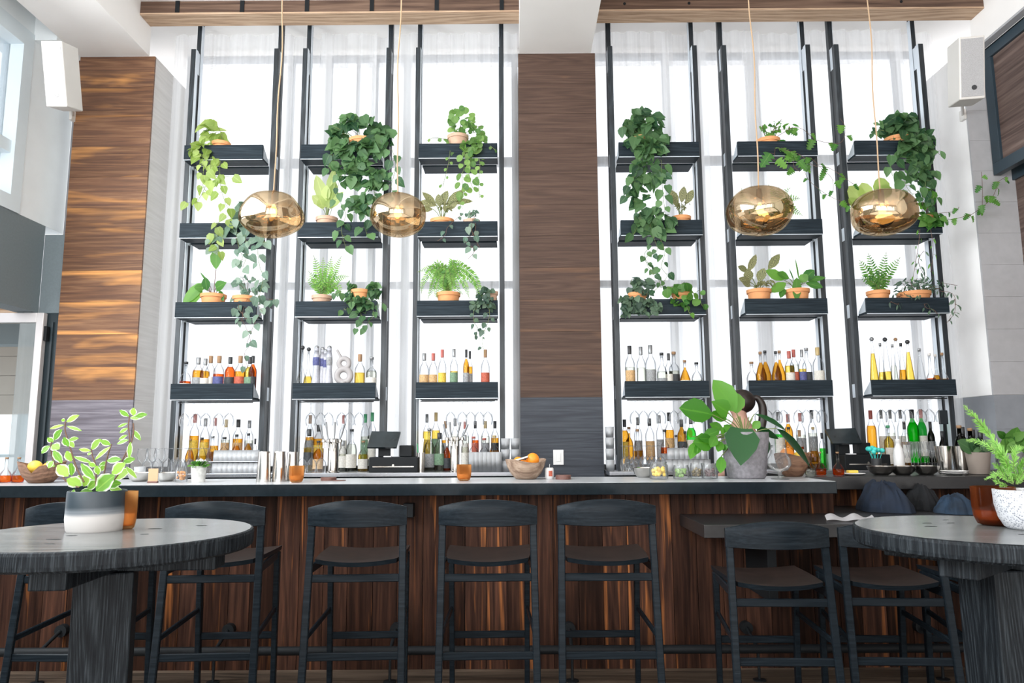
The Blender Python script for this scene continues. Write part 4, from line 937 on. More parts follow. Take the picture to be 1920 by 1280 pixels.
mkplant('philodendron', 'broad dark-leaved plant with yellow leaf, second tower from right', 1498, 44, 2, 'lf_mid', poth=.225, seed=24,
        extra=[((1470, 525), (1440, 508), 16, 'oval'), ((1474, 530), (1448, 545), 15, 'oval'), ((1494, 520), (1494, 560), 13, 'lance', -.10), ((1505, 525), (1525, 508), 16, 'oval'), ((1512, 525), (1545, 520), 10, 'lance'), ((1510, 530), (1540, 537), 12, 'oval'), ((1480, 522), (1460, 512), 14, 'oval'), ((1470, 540), (1464, 556), 10, 'lance'), ((1498, 525), (1493, 488), 3, 'lance'), ((1488, 525), (1481, 505), 2.5, 'lance'), ((1500, 530), (1512, 515), 14, 'oval')])
mkplant('zz_plant', 'upright feathery-stemmed plant in orange pot, rightmost tower', 1650, 40, 2, 'lf_mid', poth=.205, seed=25,
        fronds=[([(1640, 515), (1628, 475)], 12, 5), ([(1655, 510), (1662, 472)], 11, 5), ([(1665, 515), (1688, 482)], 12, 5), ([(1636, 525), (1612, 488)], 13, 5), ([(1640, 530), (1614, 520)], 12, 5), ([(1655, 525), (1672, 510)], 12, 5), ([(1650, 520), (1645, 500)], 12, 5), ([(1640, 530), (1624, 528)], 11, 5), ([(1660, 530), (1668, 525)], 11, 5)])
mkplant('trailing_ivy', 'small-leaved ivy in two-tone pot spreading over rightmost tower', 1722, 58, 2, 'lf_grey', poth=.20, seed=26, stemm='stem_br',
        bushes=[(1705, 535, 26, 14, 46, 11, 'lance'), (1740, 535, 26, 14, 46, 11, 'lance'), (1690, 555, 18, 14, 20, 10, 'lance')],
        vines=[([(1760, 545), (1785, 550), (1792, 570), (1780, 595)], 11, 9, 'lance'), ([(1735, 520), (1722, 490), (1732, 470)], 10, 9, 'lance'), ([(1680, 550), (1685, 570), (1670, 565)], 10, 8, 'lance'), ([(1730, 550), (1735, 575), (1750, 580), (1757, 588)], 11, 9, 'lance'), ([(1765, 530), (1795, 535)], 8, 12, 'lance'), ([(1790, 560), (1790, 585), (1775, 605)], 9, 9, 'lance')])
# ------------------------------------------------------------------ foreground plants on the round tables
g = random.Random(99)
tz = 1.0
pc = onz(180, 1000, tz); pr_ = 50*pc.y/1370.*1.02; pcY = pc.y+pr_
pc = Vector((xat(180, pcY, 1.05), pcY, tz))
R = root('potted_hoya', pc, 'two-tone black and white pot with fuzzy white-edged green plant', 'potted plant')
ph = at(180, 922, pcY-pr_).z-tz
m, nt, out = newmat('two_tone_brushed_glaze'); b = bsdf(nt, out, None, .45); tc = nt.nodes.new('ShaderNodeTexCoord'); sx = nt.nodes.new('ShaderNodeSeparateXYZ'); nt.links.new(tc.outputs['Object'], sx.inputs[0])
n_ = N(nt, 'ShaderNodeTexNoise', Scale=3., Detail=6.); nt.links.new(coords(nt, (1, 1, 30)), n_.inputs['Vector'])
ma = nt.nodes.new('ShaderNodeMath'); ma.operation = 'MULTIPLY_ADD'; ma.inputs[1].default_value = .03; nt.links.new(n_.outputs['Fac'], ma.inputs[0]); nt.links.new(sx.outputs['Z'], ma.inputs[2])
nt.links.new(ramp(nt, ma.outputs[0], [(.070, (.47, .455, .445, 1)), (.080, (.16, .18, .20, 1)), (.10, (.022, .034, .045, 1))]), b.inputs['Base Color']); M['twotone'] = m
bm = NB(); lathe(bm, [(0, 0), (pr_*.93, 0), (pr_*.97, .006), (pr_*1.02, ph*.3), (pr_, ph-.004), (pr_-.002, ph), (pr_-.008, ph), (pr_-.009, ph-.02), (0, ph-.02)], 48, pc); obj('pot', bm, m, R, True)
bm = NB(); lathe(bm, [(0, .0), (pr_-.010, 0), (pr_*.5, .006), (0, .01)], 24, pc+Vector((0, 0, ph-.021))); obj('soil', bm, M['soil'], R, True)
C = lambda x, y: (x/6.4, 740+y/6.4)
LV = [(795, 325, 925, 250, 60), (770, 360, 605, 400, 32), (800, 375, 955, 420, 34), (640, 545, 725, 425, 80), (640, 570, 575, 520, 55), (600, 610, 500, 690, 70), (625, 600, 700, 640, 90), (640, 660, 730, 800, 70), (820, 545, 925, 520, 48), (825, 620, 765, 520, 80), (860, 800, 800, 685, 80), (882, 740, 1075, 800, 45), (640, 790, 580, 870, 70), (690, 840, 800, 960, 110), (860, 970, 850, 830, 80), (970, 820, 1110, 1000, 80), (1090, 660, 1190, 540, 85), (1090, 670, 955, 655, 40), (1150, 860, 1070, 820, 50), (1330, 600, 1210, 550, 60), (1330, 620, 1140, 760, 50), (1400, 590, 1520, 540, 50), (1280, 790, 1430, 770, 70), (1280, 800, 1190, 860, 50), (1340, 950, 1480, 830, 110), (1150, 1150, 1340, 980, 170), (980, 1090, 815, 1010, 110), (960, 1160, 1090, 1160, 70), (890, 1130, 850, 1290, 80),
      (1550, 260, 1440, 190, 55), (1600, 250, 1600, 165, 65), (1620, 260, 1745, 235, 60), (1560, 275, 1690, 270, 55), (1535, 340, 1420, 380, 30), (1535, 400, 1440, 450, 40), (1600, 420, 1675, 530, 50), (1530, 480, 1430, 530, 35), (1570, 560, 1545, 740, 50), (1480, 800, 1600, 770, 70), (1510, 860, 1625, 980, 45), (1380, 1010, 1540, 900, 110), (1180, 960, 1160, 860, 60), (1200, 900, 1250, 860, 60), (1000, 1100, 1060, 960, 110), (1050, 1130, 1150, 1040, 90), (920, 1060, 980, 980, 90), (1290, 1080, 1430, 1060, 90), (1310, 1120, 1450, 1150, 60), (560, 800, 640, 850, 60), (780, 310, 740, 300, 35), (840, 560, 880, 620, 50), (1090, 690, 1060, 720, 40)]
lb = NB(); uvl = lb.loops.layers.uv.verify()
for i, (a, b_, c_, d_, wd) in enumerate(LV):
    dy = g.uniform(-.07, .05); A = at(*C(a, b_), pcY+dy); B = at(*C(c_, d_), pcY+dy-.01); leaf(lb, A, B-A, Vector((g.uniform(-.25, .25), -1, g.uniform(0, .6))), (B-A).length*1.1, wd/6.4*pcY/1370.*1.3, 'oval', .10, .2, uvl)
obj('foliage', lb, M['lf_rim'], R)
sb = NB()
for st in ([(950, 1110), (820, 1060), (700, 910), (640, 780), (610, 640), (620, 560)], [(1010, 1050), (930, 900), (880, 760), (820, 560), (780, 420), (790, 320)], [(1150, 1100), (1150, 860), (1110, 740), (1095, 650)], [(1250, 950), (1280, 780), (1320, 640), (1340, 590)], [(1310, 1120), (1360, 980), (1500, 720), (1555, 560), (1540, 380), (1555, 250)], [(1300, 1100), (1450, 900), (1590, 520), (1600, 340)]):
    tube(sb, smooth_path([at(*C(a, b_), pcY-.01) for a, b_ in st], 4), [.0030-.00004*i for i in range((len(st)-1)*4+1)], 6)
obj('stems', sb, M['stem_br'], R, True)
# right table: dotted white pot with feathery fern
q0 = onz(1925, 998, tz); rr = 53*q0.y/1370.; qY = q0.y+rr; qx = xat(1926, qY, 1.06); qh = at(1920, 921, qY-rr).z-tz
R = root('potted_fern', (qx, qY, tz), 'white dimpled pot with feathery green fern on right table', 'potted plant')
bm = NB(); lathe(bm, [(0, 0), (rr*.62, 0), (rr*.74, .008), (rr*.9, qh*.28), (rr, qh*.62), (rr*1.02, qh-.004), (rr*1.015, qh), (rr-.008, qh), (rr-.01, qh-.02), (0, qh-.02)], 56, (qx, qY, tz))
m, nt, out = newmat('dimpled_white_glaze'); b = bsdf(nt, out, (.72, .73, .76, 1), .4)
v = coords(nt, (1, 1, 1)); vo = N(nt, 'ShaderNodeTexVoronoi', Scale=150.); vo.feature = 'F1'; nt.links.new(v, vo.inputs['Vector'])
cc = ramp(nt, vo.outputs['Distance'], [(.24, (.20, .22, .26, 1)), (.42, (.56, .57, .60, 1))]); nt.links.new(cc, b.inputs['Base Color']); bump(nt, b, vo.outputs['Distance'], .5, .002)
obj('pot', bm, m, R, True)
bm = NB(); lathe(bm, [(0, 0), (rr-.011, 0), (0, .012)], 24, (qx, qY, tz+qh-.022)); obj('soil', bm, M['soil'], R, True)
lb = NB(); sb = NB()
base = Vector((qx-.02, qY, tz+qh-.01))
FR = [([(1897, 900), (1882, 855), (1855, 815), (1830, 785), (1808, 761)], 17), ([(1898, 905), (1885, 870), (1862, 842), (1838, 828), (1812, 826)], 13), ([(1895, 905), (1880, 892), (1866, 890), (1848, 898)], 11), ([(1905, 900), (1900, 870), (1905, 845), (1918, 838)], 14), ([(1905, 905), (1915, 875), (1935, 850)], 15), ([(1890, 905), (1876, 880), (1862, 868)], 12), ([(1900, 908), (1888, 880), (1890, 862)], 14), ([(1908, 908), (1918, 892), (1940, 885)], 13), ([(1890, 910), (1872, 905), (1858, 885)], 10), ([(1900, 905), (1895, 885), (1880, 860), (1868, 850)], 12), ([(1905, 908), (1930, 870), (1960, 830)], 15)]
for k, (pts, wd) in enumerate(FR):
    P3 = [at(a, b_, qY-.02+g.uniform(-.03, .03)) for a, b_ in pts]
    pth = smooth_path(P3); rs = resample(pth, .0010); uvl = lb.loops.layers.uv.verify()
    for i, (p, d) in enumerate(rs):
        t = i/max(1, len(rs)-1); Lf = wd*qY/1370.*(math.sin(math.pi*(t*.88+.08))**.6)*g.uniform(.55, 1.1)
        a = g.uniform(0, 6.28); u1 = d.orthogonal().normalized(); u2 = d.cross(u1)
        e = u1*math.cos(a)+u2*math.sin(a)*.7; e.y *= .6
        leaf(lb, p+rv(g, .001), e+d*.8, Vector((0, -1, .3))+rv(g, .5), Lf, Lf*.15, 'lance', .15, .1, uvl)
    tube(sb, smooth_path(P3), .0012, 5)
obj('foliage', lb, M['lf_plumo'], R); obj('stems', sb, M['stem'], R, True)
BT = BT+.0015
# ------------------------------------------------------------------ big philodendron on the bar
Yb = 4.62; px2 = lambda x, y: (1260+x/5.817, 700+y/5.817)
cx = xat(1398, Yb, 1.2); pr2 = 42*Yb/1370.*1.02; phh = at(1400, 810, Yb).z-BT
R = root('potted_philodendron', (cx, Yb, BT), 'large glossy-leaved plant in grey concrete pot on the bar', 'potted plant')
bm = NB(); lathe(bm, [(0, 0), (pr2*.72, 0), (pr2*.80, .01), (pr2, phh-.03), (pr2*1.0, phh), (pr2-.012, phh), (pr2-.014, phh-.03), (0, phh-.03)], 36, (cx, Yb, BT)); obj('pot', bm, M['greyclay'], R, True)
bm = NB(); lathe(bm, [(0, 0), (pr2-.015, 0), (0, .012)], 24, (cx, Yb, BT+phh-.032)); obj('soil', bm, M['soil'], R, True)
BL = [(700, 420, 455, 65, 190, 'oval', -.02), (705, 440, 680, 195, 150, 'oval', .04), (610, 425, 435, 300, 165, 'heart', -.06), (445, 450, 85, 370, 205, 'oval', -.12), (600, 500, 420, 430, 100, 'oval', -.05), (755, 600, 755, 1000, 270, 'heart', -.20),
      (900, 440, 1275, 590, 95, 'oval', -.04), (920, 590, 1175, 712, 50, 'lance', .05), (1140, 600, 1560, 985, 110, 'lance', -.08), (1010, 690, 1030, 905, 80, 'lance', .02), (520, 620, 340, 690, 90, 'oval', -.06), (560, 610, 410, 545, 70, 'oval', 0), (450, 770, 235, 740, 150, 'oval', -.10), (260, 740, 200, 930, 80, 'oval', -.12), (440, 720, 300, 700, 80, 'oval', -.1), (560, 700, 640, 580, 110, 'oval', -.06), (540, 900, 530, 1085, 80, 'oval', -.12), (640, 660, 570, 560, 90, 'oval', -.05), (880, 600, 960, 520, 70, 'oval', -.03), (540, 820, 620, 790, 50, 'lance', -.1), (300, 760, 260, 880, 60, 'oval', -.12), (480, 680, 420, 800, 80, 'oval', -.1), (220, 690, 170, 620, 60, 'oval', -.1), (540, 740, 500, 850, 70, 'oval', -.1)]
lb = NB(); uvl = lb.loops.layers.uv.verify(); sb = NB(); l2 = NB(); uv2 = l2.loops.layers.uv.verify()
cr_ = Vector((cx, Yb, BT+phh-.02))
for i, (a, b_, c_, d_, wd, kd, dy) in enumerate(BL):
    A = at(*px2(a, b_), Yb+dy*.6); B = at(*px2(c_, d_), Yb+dy); tgt = (l2, uv2) if i in (5, 6, 7, 8, 9) else (lb, uvl)
    nr = Vector((g.uniform(-.2, .2), -1, .35)); 
    if i in (6, 8): nr = Vector((.35, -.6, .8))
    leaf(tgt[0], A, B-A, nr, (B-A).length, wd*(1.9 if i in (7, 8) else 1.35)/5.817*Yb/1370., kd, .13 if i in (6, 8) else .05, .22, tgt[1])
    tube(sb, smooth_path([cr_+rv(g, .015), (cr_*.45+A*.55)+Vector((0, 0, .012)), A], 5), .0032, 6)
o = obj('foliage', lb, M['lf_big'] if 'lf_big' in M else M['lf_mid'], R); o = obj('foliage', l2, M['lf_glossy'], R)
for i in range(7):
    a = g.uniform(-1, 1); tube(sb, smooth_path([cr_, cr_+Vector((a*.03, -.01, .05)), cr_+Vector((a*.07, -.02, .10+.02*g.random()))], 4), .003, 5)
obj('stems', sb, M['stem'], R, True)
M['ceramic'] = plain('white_ceramic_bottle', (.42, .43, .48, 1), .25, var=.12, nscale=50)
# ================================================================== BOTTLES
# profiles as (radius, height) in fractions of (max radius, total height); liquids share them
BK = {
 'tall':   [(0, 0), (.95, 0), (1, .02), (1, .62), (.9, .68), (.42, .78), (.33, .82), (.33, .94)],
 'square': [(0, 0), (.95, 0), (1, .02), (1, .60), (.85, .66), (.36, .72), (.32, .76), (.32, .93)],
 'squat':  [(0, 0), (.95, 0), (1, .03), (1, .50), (.80, .62), (.38, .70), (.30, .74), (.30, .92)],
 'flask':  [(0, 0), (.55, 0), (.75, .08), (1, .28), (.98, .45), (.62, .62), (.26, .74), (.24, .93)],
 'cone':   [(0, 0), (.98, 0), (1, .02), (.85, .25), (.55, .55), (.32, .75), (.22, .88), (.22, .95)],
 'bulb':   [(0, 0), (.85, 0), (1, .08), (1, .26), (.75, .40), (.32, .52), (.24, .60), (.22, .94)],
 'ceram':  [(0, 0), (.95, 0), (1, .03), (.92, .25), (.62, .45), (.55, .55), (.66, .68), (.60, .80), (.38, .90)],
 'wine':   [(0, 0), (.95, 0), (1, .02), (1, .60), (.85, .68), (.40, .78), (.36, .95)],
}
_bc = {}
def bmesh_of(kind, r, h, part, level=1.0):
    key = (kind, round(r, 3), round(h, 3), part, round(level, 2))
    if key in _bc: return _bc[key]
    P = [(a*r, b*h) for a, b in BK[kind]]; seg = 4 if kind == 'square' else 16
    bm = NB()
    if part == 'body': lathe(bm, P+[(P[-1][0]*1.12, P[-1][1]), (P[-1][0]*1.12, h*.96), (P[-1][0]*.8, h*.96)], 16)
    elif part == 'liquid':
        zt = level*P[-1][1]; Q = [(0, .004)]
        for (r0, z0), (r1, z1) in zip(P[1:], P[2:]):
            Q.append((max(r0-.0022, .002), max(z0, .004)))
            if z1 > zt: k = (zt-z0)/(z1-z0) if z1 > z0 else 0; Q.append((max(r0+(r1-r0)*max(k, 0)-.0022, .002), max(zt, z0+.0005))); break
        else: Q.append((P[-1][0]-.002, P[-1][1]))
        Q.append((0, Q[-1][1])); lathe(bm, Q, 16)
    elif part == 'label':
        z0, z1 = {'tall': (.12, .50), 'square': (.10, .48), 'squat': (.08, .40), 'flask': (.26, .42), 'cone': (.10, .30), 'bulb': (.09, .25), 'wine': (.15, .45), 'ceram': (.62, .78)}[kind]
        def rad_at(z):
            for (r0, a), (r1, b) in zip(P[1:], P[2:]):
                if a <= z <= b: return r0+(r1-r0)*((z-a)/(b-a) if b > a else 0)
            return r
        rows = []
        for z in (z0*h, (z0+z1)/2*h, z1*h):
            rr = rad_at(z)+.0012; rows.append([bm.verts.new((rr*math.sin(a), -rr*math.cos(a), z)) for a in [(-1.25+2.5*i/10) for i in range(11)]])
        for a, b in zip(rows, rows[1:]):
            for i in range(10): bm.faces.new((a[i], a[i+1], b[i+1], b[i]))
    elif part == 'cap': lathe(bm, [(0, h*.935), (P[-1][0]*1.25, h*.935), (P[-1][0]*1.3, h*.995), (P[-1][0]*1.1, h), (0, h)], 12)
    elif part == 'capsule': lathe(bm, [(P[-1][0]*1.12, h*.83), (P[-1][0]*1.2, h*.84), (P[-1][0]*1.25, h*.995), (P[-1][0]*1.0, h), (0, h)], 12)
    elif part == 'ball': lathe(bm, [(0, h*.93)]+[(r*.42*math.sin(t*math.pi/8), h*.93+r*.42*(1-math.cos(t*math.pi/8))) for t in range(1, 8)]+[(0, h*.93+r*.84)], 14)
    me = bpy.data.meshes.new('bottle_'+part); bm.normal_update(); bm.to_mesh(me); bm.free()
    for p in me.polygons: p.use_smooth = (part != 'label')
    _bc[key] = me; return me
def bottle(x, y, z, kind, r, h, liq, lab, cap, label, group, level=.7, glass='botglass', captype='cap', sy=1.0, name='liquor_bottle'):
    R = root(name, (x, y, z), label, 'bottle', group, rz=0.0); R.scale = (1, sy, 1)
    inst('glass_body', bmesh_of(kind, r, h, 'body'), M[glass], R)
    if liq: inst('liquid', bmesh_of(kind, r, h, 'liquid', level), M[liq], R)
    if lab: inst('paper_label', bmesh_of(kind, r, h, 'label'), M[lab], R)
    if cap: inst('stopper', bmesh_of(kind, r, h, captype), M[cap], R)
    return R
ORD = ['first', 'second', 'third', 'fourth', 'fifth', 'sixth', 'seventh', 'eighth', 'ninth', 'tenth', 'eleventh', 'twelfth', 'thirteenth', 'fourteenth', 'fifteenth']
LQ = {'amber': 'amber', 'gold': 'golden', 'red': 'red-orange', 'pale': 'clear', 'green_l': 'bright green', None: 'clear empty'}
# (px centre, px width, top px, kind, liquid, label, cap, level)
SH = [
 [(347, 18, 678, 'squat', 'red', 'lab_w', 'cap_k', .5), (370, 17, 670, 'tall', 'amber', 'lab_s', 'cap_s', .72), (383, 15, 672, 'tall', 'amber', 'lab_w', 'cap_s', .72), (393, 16, 667, 'tall', 'amber', 'lab_w', 'cap_c', .5), (409, 17, 667, 'tall', 'red', 'lab_b', 'cap_c', .6), (430, 16, 669, 'tall', 'red', 'lab_k', 'cap_k', .8), (449, 17, 667, 'tall', 'amber', 'lab_r', 'cap_c', .66), (467, 16, 669, 'tall', 'gold', 'lab_g', 'cap_k', .8), (483, 13, 667, 'tall', 'red', 'lab_k', 'cap_k', .85)],
 [(565, 20, 649, 'bulb', 'gold', None, 'cap_k', .22), (577, 16, 652, 'bulb', 'gold', None, 'cap_k', .45), (592, 19, 649, 'ceram', None, 'lab_b', 'cap_s', .6), (603, 17, 652, 'ceram', None, 'lab_b', 'cap_s', .5), (616, 19, 649, 'ceram', None, 'lab_s', 'cap_s', .7), (609, 15, 655, 'ceram', None, 'lab_b', 'cap_s', .5), (674, 18, 664, 'tall', 'gold', None, 'cap_c', .6), (696, 19, 669, 'square', 'pale', 'lab_w', 'cap_s', .7)],
 [(795, 15, 662, 'tall', 'amber', 'lab_t', 'cap_s', .5), (812, 14, 662, 'tall', 'amber', 'lab_t', 'cap_r', .42), (829, 13, 655, 'tall', 'gold', 'lab_y', 'cap_r', .5), (851, 13, 654, 'tall', 'gold', 'lab_g', 'cap_s', .56), (874, 10, 655, 'tall', 'amber', 'lab_s', 'cap_k', .85), (881, 9, 658, 'tall', 'amber', 'lab_s', 'cap_k', .7), (910, 14, 655, 'tall', 'red', 'lab_r', 'cap_c', .52)],
 [(1182, 16, 648, 'tall', 'pale', 'lab_t', 'cap_k', .6), (1203, 15, 650, 'tall', 'pale', None, 'cap_s', .6), (1221, 19, 647, 'tall', 'pale', 'lab_s', 'cap_s', .55), (1242, 17, 661, 'squat', 'pale', 'lab_s', 'cap_k', .6), (1255, 12, 662, 'tall', 'pale', 'lab_w', 'cap_k', .6), (1265, 17, 659, 'square', 'pale', 'lab_k', 'cap_c', .6), (1285, 20, 675, 'flask', 'amber', 'lab_w', 'cap_c', .85), (1307, 17, 679, 'squat', 'pale', 'lab_w', 'cap_k', .5)],
 [(1408, 17, 678, 'squat', 'amber', None, 'cap_c', .3), (1428, 19, 659, 'flask', 'amber', None, 'cap_c', .8), (1437, 19, 657, 'flask', 'amber', None, 'cap_k', .8), (1457, 16, 658, 'flask', 'amber', None, 'cap_k', .8), (1464, 21, 657, 'flask', 'amber', None, 'cap_c', .85), (1482, 15, 658, 'tall', 'gold', 'lab_w', 'cap_r', .7), (1491, 14, 655, 'tall', 'pale', 'lab_r', 'cap_r', .7), (1506, 12, 655, 'tall', 'gold', 'lab_b', 'cap_s', .6), (1515, 15, 652, 'square', 'gold', 'lab_k', 'cap_s', .5), (1536, 18, 651, 'tall', 'amber', 'lab_w', 'cap_t', .22)],
 [(1640, 16, 632, 'cone', 'gold', None, 'cap_s', .75), (1655, 14, 643, 'cone', 'gold', None, 'cap_s', .45), (1665, 17, 633, 'cone', 'gold', None, 'cap_k', .42), (1678, 14, 645, 'cone', 'pale', None, 'cap_s', .6), (1685, 14, 632, 'cone', 'gold', None, 'cap_c', .2), (1694, 15, 643, 'cone', 'amber', None, 'cap_k', .5), (1707, 17, 638, 'cone', 'gold', None, 'cap_k', .82), (1728, 17, 653, 'cone', 'red', None, 'cap_s', .22), (1746, 17, 662, 'bulb', 'red', None, 'cap_w', .40), (1757, 15, 664, 'bulb', 'amber', None, 'cap_w', .5), (1770, 20, 661, 'bulb', 'amber', None, 'cap_c', .38)],
]
M['cap_t'] = plain('gold_cap', (.45, .34, .16, 1), .4); M['cap_w'] = plain('pale_glass_stopper', (.7, .68, .66, 1), .3)
LBN = {'lab_w': 'cream-labelled ', 'lab_k': 'black-labelled ', 'lab_b': 'blue-labelled ', 'lab_t': 'tan-labelled ', 'lab_g': 'green-labelled ', 'lab_r': 'red-labelled ', 'lab_s': 'grey-labelled ', 'lab_y': 'yellow-labelled ', None: ''}
for ui, lst in enumerate(SH):
    lst[:] = [t for t in lst]
    zb = BZ[3]+.001
    lst.sort(key=lambda t: t[0])
    for k, (px, pw, top, kind, liq, lab, cap, lv) in enumerate(lst):
        y = 5.885 if k % 2 == 0 or ui in (2, 3) else 5.885
        r = min(pw*y/1370./2*1.17, .043)
        if lst[k-1][0] > px-13 and k and px > lst[k-1][0]: y = 5.915
        x = xat(px, y, zb+.1); h = at(px, top, y).z-zb
        x = min(max(x, PX[ui][0]+.06+r*.5), PX[ui][1]-.05-r*.5)
        bottle(x, y, zb, kind, r, h, liq, lab, cap, '%s %sbottle, %s from left on lowest shelf, %s' % ('white ceramic' if kind == 'ceram' else LQ[liq], LBN[lab], ORD[k], TOW[ui]), 'liquor bottles on the lowest shelves', lv, 'ceramic' if kind == 'ceram' else 'botglass', captype='ball' if (kind in ('bulb', 'ceram') and ui == 1) or (kind == 'cone' and k % 2 == 0) else ('capsule' if kind in ('tall',) else 'cap'))
# silver figure-eight decanter and three shot glasses on the second tower
v = at(644, 716, 5.885); zb = BZ[3]; zl, zu = at(644, 704, 5.885).z, at(644, 681, 5.885).z; R = root('figure_eight_decanter', (v.x, 5.885, zb), 'silver figure-eight shaped decanter among bottles, second tower from left', 'decanter')
h = at(644, 667, 5.885).z-zb; bm = NB()
def torus(bm, c, Ra, ra, seg=36, s2=12, flat=.7):
    V_ = [[bm.verts.new((c[0]+(Ra+ra*math.cos(b))*math.cos(a), c[1]+ra*flat*math.sin(b), c[2]+(Ra+ra*math.cos(b))*math.sin(a))) for b in [2*math.pi*j/s2 for j in range(s2)]] for a in [2*math.pi*i/seg for i in range(seg)]]
    for i in range(seg):
        for j in range(s2): bm.faces.new((V_[i][j], V_[(i+1) % seg][j], V_[(i+1) % seg][(j+1) % s2], V_[i][(j+1) % s2]))
torus(bm, (v.x, 5.885, zl), .053, .026); torus(bm, (v.x, 5.885, zu), .040, .021); lathe(bm, [(0, 0), (.04, 0), (.045, .01), (.03, zl-zb-.05), (0, zl-zb-.045)], 20, (v.x, 5.885, zb+.001))
M['silver'] = plain('frosted_silver', (.34, .32, .32, 1), .5, .0, var=.04)
obj('decanter_body', bm, M['silver'], R, True)
bm = NB(); tube(bm, [(v.x-.02, 5.885, zb+h-.02), (v.x-.06, 5.885, zb+h+.05)], [.012, .009], 10); obj('spout', bm, M['silver'], R, True)
# ------------------------------------------------------------------ stemware hanging from the racks
gb = NB(); lathe(gb, [(.032, 0), (.032, -.003), (.006, -.008), (.0035, -.02), (.0035, -.075), (.012, -.085), (.034, -.105), (.042, -.135), (.040, -.165), (.034, -.185)], 20)
gm = bpy.data.meshes.new('hanging_wine_glass'); gb.to_mesh(gm); gb.free(); gm.materials.append(M['glass'])
for p in gm.polygons: p.use_smooth = True
HG = [[(351, 1), (371, 1), (391, 1), (413, 1), (434, 1)], [(586, 1), (603, 1), (619, 1), (642, 1), (658, 1), (675, 1)], [(846, 1), (867, 1), (883, 1), (899, 1), (915, 1)], [(1188, 1), (1205, 1), (1222, 1), (1238, 1), (1261, 1), (1276, 1), (1290, 1), (1306, 1)],
      [(1420, 1), (1437, 1), (1453, 1), (1466, 1), (1492, 1), (1509, 1), (1523, 1), (1537, 1)], [(1647, 1), (1665, 1), (1681, 1), (1697, 1), (1720, 1), (1738, 1), (1757, 1)]]
for ui, lst in enumerate(HG):
    for k, (px, _) in enumerate(lst):
        x = xat(px, 5.95, 1.60)
        x = min(max(x, PX[ui][0]+.075), PX[ui][1]-.075)
        o = bpy.data.objects.new('hanging_wine_glass', gm); COL.objects.link(o); o.location = (x, 5.93 if k % 2 else 5.91, 1.621)
        tag(o, 'upside-down wine glass, %s from left, hanging in %s' % (ORD[k], TOW[ui]), 'wine glass', 'stemware hanging under the towers')
